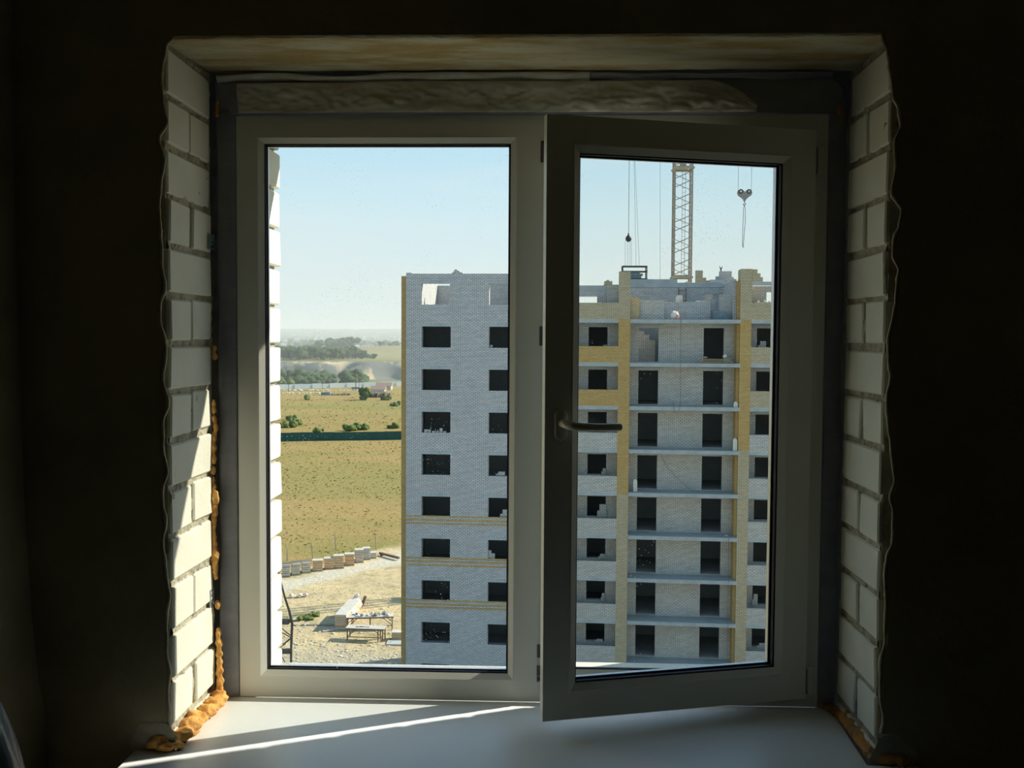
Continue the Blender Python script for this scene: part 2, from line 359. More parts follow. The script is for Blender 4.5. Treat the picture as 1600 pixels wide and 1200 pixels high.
def coat(e, xo, seed):
    """sheet between ragged edge e and x=xo, with a rounded, thick inner edge"""
    mb = MB(); vs = []; fs = []; sg = 1 if xo < .5 else -1
    cols = [(0, .017), (0, .006), (.35, 0), (1, 0)]
    n = len(e)
    for i, (x, z) in enumerate(e):
        b = .003*noise.noise(Vector((z*30, seed, 0)))
        vs += [(x+sg*(-.004+b*1.5), YP+.019, z), (x-sg*0, YP+.008+b, z), (x-sg*.006, YP+.001, z), (x-sg*.02, YP, z), (xo, YP, z)]
    for i in range(n-1):
        for j in range(4): fs.append((i*5+j, i*5+j+1, (i+1)*5+j+1, (i+1)*5+j))
    return mb.add(vs, fs)
eL, eR = edge(Lp), edge(Rp)
zlo = min(eL[-1][1], eR[-1][1]); zhi = max(eL[0][1], eR[0][1])
pc = MB().box(-.36, 3.1, YP, WF, ZT+.005, 1.92).build('plaster_coat', 'plaster', wf)
coat(eL, -.38, 1).build('plaster_coat', 'plaster', wf)
coat(eR, 3.1, 2).build('plaster_coat', 'plaster', wf)
MB().box(-.36, 3.1, YP, WF, -.82, -.041).build('plaster_coat', 'plaster', wf)
MB().box(-.36, eL[-1][0], YP+.0005, WF, -.041, eL[-1][1]+.001).box(eR[-1][0]+.03, 3.1, YP+.0005, WF, -.041, eR[-1][1]+.001).build('plaster_coat', 'plaster', wf)
# broken lip of that coat, window light on it painted in as paler colour
for e_, sg, sd_ in ((eL, 1, 4), (eR, -1, 5)):
    pts = []; rs = []
    for i, (x, z) in enumerate(e_[::1]):
        pts.append((x-sg*.0008, YP+.004, z)); rs.append(.0032+.0026*noise.noise(Vector((z*22, sd_, 1)))+.0015*noise.noise(Vector((z*90, sd_, 1))))
    MB().path(pts, [max(.0013, r) for r in rs], 6).build('broken_plaster_lip', 'lit_edge_plaster', wf, True)
# smooth patches low beside the opening
for cx, cz, rx, rz_, sd_ in ((-.085, .010, .048, .045, 1), (1.425, .000, .045, .055, 2)):
    mb = MB(); vs = [(cx, YP-.004, cz)]; nn = 40
    for i in range(nn):
        t = 2*PI*i/nn; k = 1+.22*noise.noise(Vector((math.cos(t)*1.6, math.sin(t)*1.6, sd_)))
        vs.append((cx+rx*k*math.cos(t), YP-.001, max(-.04, cz+rz_*k*math.sin(t))))
    mb.add(vs, [(0, 1+i, 1+(i+1) % nn) for i in range(nn)]).build('plaster_patch', 'plaster_patch', wf, True)

# outer leaf of the wall: facing bricks at both jambs
wo_ = MB()
OX0, OX1, OZ0, OZ1 = .020, 1.412, -.030, 1.347
walls(wo_, -1.4, 3.6, -2.0, 2.6, .082, .287, [(OX0-.012, OX1+.012, OZ0, OZ1+.008)])
wo_.box(-1.4, -.016, .0715, .0815, -2, 2.6).box(1.37, 3.6, .0715, .0815, -2, 2.6)
wout = tag(wo_.build('wall_outer', 'outmortar'), kind='structure', label='outer leaf of the wall seen through the glass')
ob = [brick_mesh(.25, .217, .0885, 30+i) for i in range(4)]; obh = [brick_mesh(.12, .217, .0885, 40+i) for i in range(4)]
for k in range(24):
    zc = 1.782 - .1003*k
    for xf, sg in ((OX0, -1), (OX1, 1)):
        w, lst = ((.25, ob) if k % 2 else (.12, obh))
        if abs(zc-OZ1) < .0: continue
        inst(rb.choice(lst), 'brick', wout, (xf+sg*w/2+rb.uniform(-.0015, .0015), .082+.1085+.001, zc), rb.uniform(-.004, .004))
MB().box(OX0-.1, OX1+.1, .081, .302, OZ1, OZ1+.10).box(OX0-.1, OX1+.6, .302, .342, OZ1+.017, OZ1+.10).build('outer_lintel_with_shade_strip', 'concrete', wout)  # lintel, plus an unseen strip added outside to lower its sun shadow
MB().box(OX0-.01, OX1+.01, .0715, .34, OZ0-.03, OZ0-.001).build('outer_ledge', 'concrete', wout)
mb = MB()
for i in range(9): mb.blob((OX0+.006+rb.uniform(-.004, .018), .10+i*.021, OZ0+.010), rb.uniform(.010, .020), 1, .4, seed=i)
mb.build('mortar_crumbs', 'outmortar', wout)

# ------------------------------------------------------------------ the window
W0 = tag(empty('window_1', (0, 0, 0)), kind='structure', label='white two-part plastic window, right sash swung into the room')
FW, FH = 1.354, 1.361
ring(0, 0, FW, FH, [(0, 0), (.047, 0), (.047, .07), (0, .07)]).build('window_frame', 'pvc', W0)
mb = MB().box(.650, .703, 0, .045, .047, FH-.047).box(.703, .7205, .0035, .032, .047, FH-.047); mb.build('mullion', 'pvc', W0)
# raised corner line of the frame face: shallow mitre gaskets
LX0, LZ0, LX1, LZ1 = .047, .052, .650, 1.309
ring(LX0, LZ0-.005, LX1, LZ1+.005, [(0, .0), (.003, -.001), (.015, .010), (.015, .0185), (0, .0185)]).build('glazing_bead', 'pvc', W0)
ring(LX0, LZ0-.005, LX1, LZ1+.005, [(.0155, .0105), (.0180, .013), (.0180, .0185), (.0155, .0185)]).build('gasket', 'gasket', W0)
ring(LX0, LZ0-.005, LX1, LZ1+.005, [(0, .0395), (.006, .0395), (.003, .045), (0, .045)]).build('outer_rebate', 'pvc', W0)
ring(LX0, LZ0-.005, LX1, LZ1+.005, [(.010, .0225), (.0200, .0225), (.0200, .0255), (.010, .0255)]).build('spacer_bar', 'gasket', W0)
ring(LX0, LZ0-.005, LX1, LZ1+.005, [(.010, .026), (.0195, .026), (.0195, .035), (.010, .035)]).build('spacer_bar', 'alu', W0)
MB().box(LX0+.008, LX1-.008, .0188, .0222, LZ0+.004, LZ1-.004).build('glass_pane', 'glass', W0)
MB().box(LX0+.008, LX1-.008, .0355, .0390, LZ0+.004, LZ1-.004).build('glass_pane', 'glass_in', W0)
# opening light: rebate the sash closes against
ring(.703, .047, FW-.047, FH-.047, [(0, .0325), (.022, .0325), (.022, .035), (.026, .036), (.026, .0695), (0, .0695)]).build('sash_rebate', 'pvc', W0)
ring(.703, .047, FW-.047, FH-.047, [(.0225, .0285), (.026, .0285), (.026, .0335), (.0225, .0335)]).build('rebate_gasket', 'gasket', W0)
for z0, z1 in ((1.255, 1.303), (.835, .880), (.105, .135), (.062, .085), (.050, .058)):
    MB().box(.704, .7125, -.0015, .0034, z0, z1).box(.7125, .7165, .0005, .0034, z0+.006, z1-.006).build('striker_plate', 'steel', W0)
# window board
sb_ = [(-.048, 0), (XR-.006, 0), (XR-.02, WF-.027), (1.475, WF-.027), (1.475, -.455), (1.468, -.462), (-.115, -.462), (-.122, -.455), (-.122, WF-.027), (-.030, WF-.027)]
mb = MB().prism([(x, y) for x, y in sb_][::-1], -.030, -.0008)
so_ = mb.build('window_sill', 'sill', W0)
bv = so_.modifiers.new('round', 'BEVEL'); bv.width = .003; bv.segments = 2
# hinges on the frame
for z in (1.255, .065):
    MB().tube((1.334, -.010, z-.030), (1.334, -.010, z+.030), .0085, 10).box(1.328, 1.346, -.004, 0, z-.026, z+.026).build('hinge_cover', 'pvc', W0)

# the sash
SW, SH = .628, 1.2955
ang = math.radians(15.7)
S = MB()
prof = [(0, 0), (.058, 0), (.058, .055), (.014, .055), (.014, .022), (0, .022)]
sash = ring(-SW, 0, 0, SH, prof).build('sash', 'pvc', W0)
sash.location = (1.3225, -.020, .0265); sash.rotation_euler = (0, 0, ang)
sash['label'] = 'right sash standing ajar towards the room'
def sp_(name, m, prof): ring(-SW, 0, 0, SH, prof).build(name, m, sash)
sp_('glazing_bead', 'pvc', [(.058, -.0005), (.061, -.0015), (.0755, .010), (.0755, .0235), (.058, .0235)])
sp_('gasket', 'gasket', [(.0758, .0105), (.0785, .0135), (.0785, .0235), (.0758, .0235)])
sp_('spacer_bar', 'gasket', [(.070, .0280), (.0815, .0280), (.0815, .0315), (.070, .0315)])
sp_('spacer_bar', 'alu', [(.070, .0320), (.0805, .0320), (.0805, .0445), (.070, .0445)])
sp_('outer_lip', 'pvc', [(.058, .0500), (.078, .0500), (.074, .055), (.058, .055)])
MB().box(-SW+.07, -.07, .0240, .0275, .07, SH-.07).build('glass_pane', 'glass_sash', sash)
MB().box(-SW+.07, -.07, .0455, .0490, .07, SH-.07).build('glass_pane', 'glass_in', sash)
MB().box(-SW+.0005, -SW+.0015+.003, .006, .016, .12, SH-.12).build('lock_strip', 'zinc', sash)
# handle: rosette and lever
hx, hz = -SW+.0345, .668-.0265
mb = MB(); nn = 24; vs = []
for yy, k in ((-.0005, 1), (-.007, 1), (-.0105, .82)):
    for i in range(nn):
        t = 2*PI*i/nn; vs.append((hx+.0150*k*math.cos(t), yy, hz+(.0185 if math.sin(t) > 0 else -.0185)+.0150*k*math.sin(t)))
fs = [(a*nn+i, a*nn+(i+1) % nn, (a+1)*nn+(i+1) % nn, (a+1)*nn+i) for a in (0, 1) for i in range(nn)]+[tuple(range(2*nn, 3*nn)), tuple(range(nn-1, -1, -1))]
mb.add(vs, fs).build('handle_rosette', 'handle', sash, True)
pts = [(hx+.001, -.008, hz+.004), (hx+.001, -.024, hz+.004), (hx+.004, -.038, hz+.003), (hx+.014, -.047, hz+.001), (hx+.032, -.050, hz-.001), (hx+.06, -.051, hz-.002), (hx+.09, -.050, hz-.0025), (hx+.118, -.048, hz-.0025), (hx+.1205, -.048, hz-.0025)]
MB().path(pts, [.0085, .0085, .0092, .0098, .0092, .0083, .0082, .0083, .0065], 14).build('handle_lever', 'handle', sash, True)

# ------------------------------------------------------------------ membrane around the frame
def sheet(name, m, x0, x1, nu, nv, fy, ztop, zbot, label, group=None, cat='membrane', thick=.0012):
    vs = []; fs = []
    for j in range(nv+1):
        t = j/nv
        for i in range(nu+1):
            x = x0+(x1-x0)*i/nu; a, b = zbot(x), ztop(x); z = a+(b-a)*t
            vs.append((x, fy(x, t), z))
    for j in range(nv):
        for i in range(nu): fs.append((j*(nu+1)+i, j*(nu+1)+i+1, (j+1)*(nu+1)+i+1, (j+1)*(nu+1)+i))
    o = MB().add(vs, fs).build(name, m, None, True)
    so = o.modifiers.new('thick', 'SOLIDIFY'); so.thickness = thick; so.offset = 1
    return tag(o, label, cat, group)
nn_ = lambda x, y, s: noise.noise(Vector((x, y, s)))
# side strips (vertical): x varies little, so build them turned
def vstrip(x0, x1, label, seed, side):
    vs = []; fs = []; nu, nv = 10, 90
    for j in range(nv+1):
        z = -.001+1.375*j/nv
        for i in range(nu+1):
            t = i/nu; x = x0+(x1-x0)*t
            free = (1-t) if side == 'L' else t
            x += free*.004*nn_(z*7, seed, 0)
            y = .004 + free*(-.010+.010*nn_(z*6, seed, 5)) + .0035*nn_(z*14, t*3, seed)*(free+.2)
            vs.append((x, y-.006, z))
    for j in range(nv):
        for i in range(nu): fs.append((j*(nu+1)+i, j*(nu+1)+i+1, (j+1)*(nu+1)+i+1, (j+1)*(nu+1)+i))
    o = MB().add(vs, fs).build('sealing_membrane', 'tape', None, True)
    so = o.modifiers.new('thick', 'SOLIDIFY'); so.thickness = .001; so.offset = 1
    tag(o, label, 'membrane')
vstrip(-.0415, -.001, 'grey sealing membrane strip down the left side of the window frame', 1, 'L')
vstrip(FW+.001, FW+.0385, 'dark grey sealing membrane strip down the right side of the window frame', 2, 'R')
pxx = lambda px: gy(px, 150, -.02).x
def fold(x, t, s):    # crumples running along the band
    v = .010*nn_(x*9, t*1.6, s) + .007*abs(nn_(x*22+t*3, t*3-x*4, s+2)) + .004*nn_(x*60, t*6, s+4)
    return v
sheet('top_membrane', 'tape', -.044, 1.385, 160, 14, lambda x, t: -.004-.012*t-.5*fold(x, t, 3)*math.sin(PI*min(1, t*1.1)),
      lambda x: 1.443+.004*nn_(x*5, 1, 1) - max(0, x-1.355)*.9, lambda x: 1.3625, 'dark grey crumpled membrane band above the whole window frame')
xa, xb = pxx(372), pxx(1182)
def top_f(x):
    d = max(0.0, min(1.0, (x-pxx(1095))/(xb-pxx(1095)))); return 1.4305-.055*d**2.2 + .003*nn_(x*6, 2, 3) - (.012*max(0, (pxx(640)-x)) )
sheet('membrane_flap', 'tape_light', xa, xb, 220, 20, lambda x, t: -.020-.012*t-1.15*fold(x, t, 8)*math.sin(PI*min(1, .12+t*.8)),
      top_f, lambda x: 1.3635, 'pale crumpled membrane flap over the frame, curling down at its right end')
xc, xd = pxx(342), pxx(921)
sheet('folded_membrane', 'tape_light', xc, xd, 200, 8, lambda x, t: -.026-.016*t-.006*nn_(x*9, t, 4)-.004*math.sin(t*PI),
      lambda x: 1.4475-.012*max(0, nn_(x*4.2+1.5, 0, 11))*1.8, lambda x: 1.4345-.010*max(0, nn_(x*5, 0, 12))+.004*nn_(x*11, 1, 3)-.002, 'pale folded membrane lip under the lintel, left of a cut end')
sheet('folded_membrane', 'tape', pxx(922), pxx(1300), 120, 8, lambda x, t: -.022-.014*t-.006*nn_(x*9, t, 24),
      lambda x: 1.447-.006*max(0, nn_(x*6, 0, 21)), lambda x: 1.438-.014*max(0, nn_(x*7, 0, 22)), 'dark folded membrane lip under the lintel, right of the cut end')

# ------------------------------------------------------------------ foam and fixing plates
def foam(name, blobs, label, m='foam', vox=.0028, seed=0, dis=.004):
    mb = MB()
    for i, (c, r, sc_) in enumerate(blobs): mb.blob(c, r, 3, .22, 1.7, sc_, seed+i)
    o = mb.build(name, m, None, True)
    rm = o.modifiers.new('fuse', 'REMESH'); rm.mode = 'VOXEL'; rm.voxel_size = vox; rm.use_smooth_shade = True
    tx = bpy.data.textures.new(name+'_relief', 'CLOUDS'); tx.noise_scale = .018; tx.noise_depth = 3
    dm = o.modifiers.new('relief', 'DISPLACE'); dm.texture = tx; dm.strength = dis; dm.mid_level = .5
    return tag(o, label, 'foam')
def fp(px, py, y): return gy(px, py, y)
bl = []
for px, py, r in ((334,545,.006),(335,556,.007)):
    bl.append((fp(px, py, -.034), r, (.9, 1, 1.5)))
foam('foam_bead', bl, 'single small orange foam lump high in the left jamb gap, above the long beads', seed=15, vox=.0022, dis=.004)
bl = []
for px, py, r in ((334,630,.006),(334,640,.006),(335,655,.007),(337,668,.007),(334,684,.008),(333,700,.009),(334,718,.007),(333,735,.007)):
    bl.append((fp(px, py, -.034), r, (.9, 1, 1.5)))
foam('foam_bead', bl, 'orange foam in the left jamb gap, the upper broken beads', seed=1, vox=.0022, dis=.005)
bl = []
for px, py, r in ((333,752,.006),(336,778,.0115),(335,790,.010),(334,765,.006),(335,801,.008),(334,812,.007),(334,822,.006),(334,832,.006),(335,841,.006),(335,859,.008),(336,876,.009),(336,892,.007),(336,760,.005),(335,850,.007),(336,868,.0105),(336,884,.008),(337,900,.006)):
    bl.append((fp(px, py, -.036), r, (.9, 1, 1.5)))
foam('foam_bead', bl, 'orange foam in the left jamb gap, the middle beads above the lower bracket', seed=20, vox=.0022, dis=.005)
bl = []
for px, py, r in ((340,945,.0075),(341,990,.008),(342,1005,.009),(342,1020,.009),(343,1035,.0095),(343,1050,.010),(344,1066,.0105),(344,1080,.011)):
    bl.append((fp(px, py, -.036), r, (.85, 1, 1.6)))
foam('foam_bead', bl, 'orange foam in the left jamb gap, the lowest thick bead below the bracket', seed=40, vox=.0022, dis=.004)
bl = []
def sp2(px, py, z): return gz(px, py, z)
for px, py, z, r, sc_ in ((342,1090,.016,.020,(1,1,.8)),(334,1100,.016,.021,(1,1.1,.8)),(323,1110,.015,.020,(1,1.1,.75)),(313,1122,.008,.014,(1.1,1,.7)),
                          (306,1124,.018,.021,(1,1.1,.85)),(296,1136,.016,.022,(1.1,1.1,.8)),(286,1147,.014,.019,(1.1,1,.75)),
                          (276,1152,.014,.014,(1,1,.9)),(262,1148,.020,.016,(1,1,.8)),(250,1156,.016,.018,(1.2,1,.85)),(241,1163,.010,.014,(1,1,.8)),(258,1166,.008,.015,(1.6,1,.6)),(274,1164,.008,.013,(1.4,1,.6))):
    bl.append((sp2(px, py, z), r, sc_))
foam('foam_blobs', bl, 'big sunlit orange foam lumps along the left end of the sill', seed=60, dis=.008)
bl = []
for px, py, z, r, sc_ in ((1286,1103,.004,.009,(1,1,.7)),(1297,1107,.006,.011,(1,1,.7)),(1308,1112,.008,.013,(1,1,.8)),(1316,1116,.010,.014,(1,1,.8)),(1324,1124,.012,.017,(1,1.2,.8)),(1333,1134,.012,.018,(1,1.2,.8)),(1342,1144,.012,.019,(1,1.2,.8)),
                          (1350,1154,.012,.020,(1.1,1.2,.7)),(1359,1165,.010,.022,(1.1,1.2,.65)),(1369,1174,.010,.022,(1.3,1,.6)),(1380,1182,.008,.020,(1.5,1,.6)),(1394,1187,.008,.017,(1.5,1,.6)),(1408,1190,.008,.013,(1.4,1,.7)),(1372,1160,.016,.016,(1.2,1,.7)),(1386,1172,.014,.015,(1.2,1,.7))):
    bl.append((sp2(px, py, z), r, sc_))
foam('foam_blobs', bl, 'flat dark orange foam spread along the shaded right end of the sill', 'foam_dark', seed=90, dis=.009)
bl = [(fp(1311, 176, -.03), .006, (1, 1, 1.4)), (fp(1313, 168, -.03), .005, (1, 1, 1.4))]
foam('foam_bead', bl, 'tiny orange foam bead in the dark upper right corner', 'foam_dark', seed=110)
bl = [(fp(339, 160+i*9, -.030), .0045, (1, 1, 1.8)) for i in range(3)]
foam('foam_bead', bl, 'small brownish foam bead in the upper left corner by the membrane', 'foam_dark', seed=120)
def plate(px, py, w, h, label, m, tilt):
    c = fp(px, py, -.045); o = empty('fixing_plate', c, 0); o.rotation_euler = (tilt, 0, 0)
    mb = MB(); walls(mb, -w/2, w/2, -h/2, h/2, -.0008, .0008, [(-w*.28, w*.28, -h*.10, h*.03), (-w*.18, w*.18, h*.22, h*.34)])
    p = mb.build('strap', m, o); p.rotation_euler = (0, 0, PI/2)
    q = MB().tube((.001, -w*.1, -h*.32), (.005, -w*.1, -h*.32), .0035, 8).build('screw', 'steel', o)
    return tag(o, label, 'bracket')
M['teal'] = mat('dull_teal_metal', (.25, .36, .36), .5, .4, metallic=.4, c2=(.2, .28, .28), scale=30)
plate(331, 378, .030, .034, 'small dull teal metal strap sticking from the upper left jamb', 'teal', 0)
plate(331, 933, .030, .040, 'small silver slotted bracket on the sunlit left jamb', 'zinc', .1)

# ------------------------------------------------------------------ plastic-wrapped bundle at lower left
bx, by = -.150, -.90
mb = MB(); nu, nv = 64, 60; vs = []; fs = []
for j in range(nv+1):
    t = j/nv; z = ROOM['z0'] + t*(.358-ROOM['z0'])
    h = (.358-z)
    r = .05+.085*(1-math.exp(-h*7))+.035*min(1, h/1.0)
    if j == nv: r = .010
    elif j == nv-1: r = .045
    elif j == nv-2: r = .062
    for i in range(nu):
        a = 2*PI*i/nu
        k = 1 + .07*math.sin(a*9+z*2+math.sin(z*3)) *min(1, h*4+.25) + .05*math.sin(a*4+1.3) + .05*nn_(math.cos(a)*2, math.sin(a)*2, z*3)
        vs.append((bx+r*k*math.cos(a)*.80, by+r*k*math.sin(a), z))
for j in range(nv):
    for i in range(nu): fs.append((j*nu+i, j*nu+(i+1) % nu, (j+1)*nu+(i+1) % nu, (j+1)*nu+i))
fs += [tuple(range(nu-1, -1, -1)), tuple(range(nv*nu, (nv+1)*nu))]
bun = mb.add(vs, fs).build('wrapped_bundle', 'film', None, True)
tag(bun, 'upright bundle wrapped in bluish plastic film beside the left wall', 'bundle')

# ================================================================== SETTING: ground out to the hills
def smooth(a, b, t): t = max(0, min(1, (t-a)/(b-a))); return t*t*(3-2*t)
def height(x, y):
    d = math.hypot(x-.7, y+2.3); nse = lambda s, k: noise.noise(Vector((x/s, y/s, k)))
    h = ZG
    if d < 480: return h + .10*nse(9, 1)*smooth(20, 60, d) + .5*nse(60, 2)*smooth(120, 200, d)
    cl = 860 + 40*nse(120, 3) + 25*nse(35, 4)
    h += .5*nse(60, 2)
    h -= 12*smooth(505, 700, d)*(1)
    h += 15.0*smooth(cl-16, cl+6, d)
    h += -3*smooth(900, 1500, d) + 1.5*nse(160, 5)*smooth(900, 1100, d)
    h += 12*math.exp(-((x+205)/150)**2-((d-1450)/160)**2)
    h += (70+18*nse(2600, 7))*smooth(2300, 6400, d) + 10*nse(700, 8)*smooth(2300, 3500, d)
    return h
mb = MB(); vs = []; fs = []
rad = [6]
while rad[-1] < 9500:
    r = rad[-1]; st = r*.035 if r < 480 else (12 if r < 830 else (4 if r < 900 else (r*.025)))
    rad.append(r+max(1.5, st))
na = 400; az = [-PI*.5+PI*i/na for i in range(na+1)]
# finer sector where the window looks
az = sorted(set([a for a in [-PI*.5+PI*i/120 for i in range(121)] if not (-.33 < a < -.035)] + [math.radians(-18+i*.12) for i in range(131)])); na = len(az)-1
for r in rad:
    for a in az:
        x, y = .7+r*math.sin(a), -2.3+r*math.cos(a); vs.append((x, y, height(x, y)))
for j in range(len(rad)-1):
    for i in range(na): fs.append((j*(na+1)+i, j*(na+1)+i+1, (j+1)*(na+1)+i+1, (j+1)*(na+1)+i))
gm = bpy.data.materials.new('terrain'); gm.use_nodes = True; nt = gm.node_tree; b = nt.nodes['Principled BSDF']
b.inputs['Roughness'].default_value = .95; b.inputs['Specular IOR Level'].default_value = .05
tcn = N(nt, 'ShaderNodeTexCoord'); P0 = tcn.outputs['Object']
def noi(scale, detail=6, rough=.6, st=None):
    s = P0
    if st: m_ = N(nt, 'ShaderNodeMapping'); m_.inputs['Scale'].default_value = st; nt.links.new(P0, m_.inputs[0]); s = m_.outputs[0]
    z = N(nt, 'ShaderNodeTexNoise'); z.inputs['Scale'].default_value = scale; z.inputs['Detail'].default_value = detail; z.inputs['Roughness'].default_value = rough
    nt.links.new(s, z.inputs['Vector']); return z.outputs[0]
def rng(s, a, b_, c=0, d=1):
    r = N(nt, 'ShaderNodeMapRange'); r.inputs[1].default_value = a; r.inputs[2].default_value = b_; r.inputs[3].default_value = c; r.inputs[4].default_value = d; nt.links.new(s, r.inputs[0]); return r.outputs[0]
def mixc(f, a, b_):
    x = N(nt, 'ShaderNodeMixRGB')
    if hasattr(f, 'links'): nt.links.new(f, x.inputs[0])
    else: x.inputs[0].default_value = f
    for i, c in ((1, a), (2, b_)):
        if isinstance(c, tuple): x.inputs[i].default_value = (*c, 1)
        else: nt.links.new(c, x.inputs[i])
    return x.outputs[0]
def mth(op, a, b_):
    x = N(nt, 'ShaderNodeMath', operation=op)
    for i, c in ((0, a), (1, b_)):
        if isinstance(c, (int, float)): x.inputs[i].default_value = c
        else: nt.links.new(c, x.inputs[i])
    return x.outputs[0]
sx = N(nt, 'ShaderNodeSeparateXYZ'); nt.links.new(P0, sx.inputs[0])
# field: dry ochre grass with green and pale patches, drawn out sideways
fld = mixc(rng(noi(.045, 7, .62, (.35, 1, 1)), .42, .6), (.39, .275, .115), (.32, .255, .10))
fld = mixc(rng(noi(.02, 6, .6, (.3, 1, 1)), .5, .64), fld, (.24, .24, .075))
fld = mixc(rng(noi(.6, 8, .75, (.4, 1, 1)), .45, .75, 0, .55), fld, (.40, .33, .13))
fld = mixc(rng(noi(.9, 8, .8), .47, .7, 0, .5), fld, (.17, .16, .06))
fld = mixc(rng(noi(.011, 5, .6, (.25, 1, 1)), .5, .6, 0, .55), fld, (.25, .25, .09))
# dirt yard
yard = mixc(rng(noi(.14, 8, .65, (.5, 1, 1)), .4, .6), (.68, .54, .31), (.54, .44, .27))
yard = mixc(rng(noi(.9, 9, .75), .48, .75), yard, (.26, .22, .15))
yard = mixc(rng(noi(1.7, 6, .7), .60, .74), yard, (.60, .57, .48))
yard = mixc(rng(noi(.2, 5, .6), .58, .70, 0, .8), yard, (.20, .21, .09))
grav = mixc(rng(noi(3.2, 6, .8), .4, .7), (.52, .47, .36), (.32, .29, .22))
yard = mixc(rng(mth('ADD', sx.outputs[1], mth('MULTIPLY', noi(.3, 4), 8)), 80, 74), yard, grav)
# pale chalky track along the brick packs: distance along the line of the packs
ln = mth('SUBTRACT', sx.outputs[1], mth('MULTIPLY', sx.outputs[0], 1.35))         # y - 1.35 x
wob = mth('MULTIPLY', mth('SUBTRACT', noi(.12, 4), .5), 9)
trk = mth('ADD', ln, wob)
a1 = mth('MULTIPLY', rng(trk, 123.0, 125.5), rng(trk, 131.5, 129.5))
yard = mixc(mth('MULTIPLY', a1, .75), yard, (.62, .59, .50))
col = mixc(rng(trk, 133.5, 136.5), yard, fld)
# beyond the pale fence: quarry cliff, scrub and far plain
d2 = mth('SQRT', mth('ADD', mth('MULTIPLY', sx.outputs[0], sx.outputs[0]), mth('MULTIPLY', sx.outputs[1], sx.outputs[1])), 0)
cliff = mixc(rng(noi(.05, 7, .6, (1, 1, .4)), .47, .55), (.20, .205, .19), (.62, .49, .32))
far = mixc(rng(noi(.006, 6, .6), .45, .58), (.17, .17, .09), (.07, .10, .055))
col = mixc(rng(d2, 520, 560), col, (.20, .20, .10))
geo = N(nt, 'ShaderNodeNewGeometry'); sn = N(nt, 'ShaderNodeSeparateXYZ'); nt.links.new(geo.outputs['True Normal'], sn.inputs[0])
col = mixc(mth('MULTIPLY', rng(d2, 700, 740), rng(sn.outputs[2], .98, .92)), col, cliff)
col = mixc(rng(d2, 905, 930), col, mixc(.35, (.36, .30, .14), far))
col = mixc(rng(d2, 1700, 2300), col, far)
nt.links.new(col, b.inputs['Base Color'])
bp = N(nt, 'ShaderNodeBump'); bp.inputs['Distance'].default_value = .35; bp.inputs['Strength'].default_value = .8
nt.links.new(noi(1.1, 8, .7), bp.inputs['Height']); nt.links.new(bp.outputs[0], b.inputs['Normal'])
gr = tag(mb.add(vs, fs).build('ground', gm, None, True), 'dirt yard and dry field running out to the far hills', kind='structure')

# haze over the valley
hz_ = bpy.data.materials.new('valley_haze'); hz_.use_nodes = True; nt = hz_.node_tree; nt.nodes.clear()
o_ = N(nt, 'ShaderNodeOutputMaterial'); vsn = N(nt, 'ShaderNodeVolumeScatter'); vsn.inputs['Density'].default_value = 1/3000; vsn.inputs['Color'].default_value = (.94, .98, 1, 1)
nt.links.new(vsn.outputs[0], o_.inputs['Volume'])
hb = MB().box(-9000, 9000, 262, 9800, -60, 95).build('haze', hz_)
tag(hb, 'thin pale haze over the far valley', 'haze', kind='stuff')

# ================================================================== the opposite building
TH = .06
BO = gy(634.3, 600, 63.3); BO.z = ZG
B = empty('apartment_building', BO, -TH)
tag(B, 'unfinished ten-storey white and yellow brick apartment block with open loggias', 'building')
Z = lambda z: z-ZG                     # building-local height of a scene height
DEP = 9.6
UL = 36.5
def part(name, m, mb, lab=None, parent=None):
    o = mb.build(name, m, parent or B)
    if lab: o['label'] = lab
    return o
H = 2.82
rows = list(range(0, 9))
WIN = [(1.06, 2.98), (5.52, 7.45)]
# left flat wall with its window holes
holes = []
for a, b_ in WIN:
    for j in rows:
        zt = 1.56-H*j; zb = zt-1.38
        if zb < ZG+.2: zb = ZG+.3
        holes.append((a, b_, Z(zb), Z(zt)))
    holes.append((a, b_, Z(3.0), Z(4.38)))
part('facade_wall', 'graybrick', walls(MB(), 0, 10.15, 0, Z(5.03), 0, .45, holes), 'white brick wall with square window holes')
# mirrored flat wall at the far right
holes2 = [(UL-b_, UL-a, p, q) for a, b_, p, q in holes]
part('facade_wall', 'graybrick', walls(MB(), 26.9, UL, 0, Z(4.9), 0, .45, holes2))
# side and back walls
part('side_wall', 'graybrick', walls(MB(), 0, .45, 0, Z(4.9), .45, DEP, []))
sb2 = walls(MB(), UL-.45, UL, 0, Z(4.6), .45, DEP, []); part('side_wall', 'graybrick', sb2)
part('rear_wall', 'graybrick', walls(MB(), 0, UL, 0, Z(4.75), DEP, DEP+.4, [(2.6, 3.7, Z(2.9), Z(4.2)), (6.1, 6.8, Z(3.1), Z(4.2)), (10.9, 12.6, Z(3.1), Z(3.95)), (24.0, 25.5, Z(3.0), Z(4.3))]))
part('side_bay', 'yellow', MB().box(-.52, -.001, 1.0, 6.5, 0, Z(4.93)), 'yellow brick bay at the left end wall')
# pale coping on top of the left wall and a few loose blocks
part('loose_block', 'whitebrick', MB().box(0, .35, .1, .4, Z(5.03), Z(5.03)+.06))
part('loose_block', 'whitebrick', MB().box(3.05, 3.75, .1, .4, Z(5.03), Z(5.03)+.10))
part('loose_block', 'whitebrick', MB().box(3.15, 3.55, .1, .4, Z(5.03)+.10, Z(5.03)+.20))
part('loose_block', 'whitebrick', MB().box(3.2, 3.4, .1, .4, Z(5.03)+.2, Z(5.03)+.28))
# yellow striped bands
for zc in (-11.29, -14.08, -16.94):
    for q in (-.24, 0, .24):
        part('brick_band', 'yellow', MB().box(.0, 10.15, -.02, .001, Z(zc+q-.055), Z(zc+q+.055)))
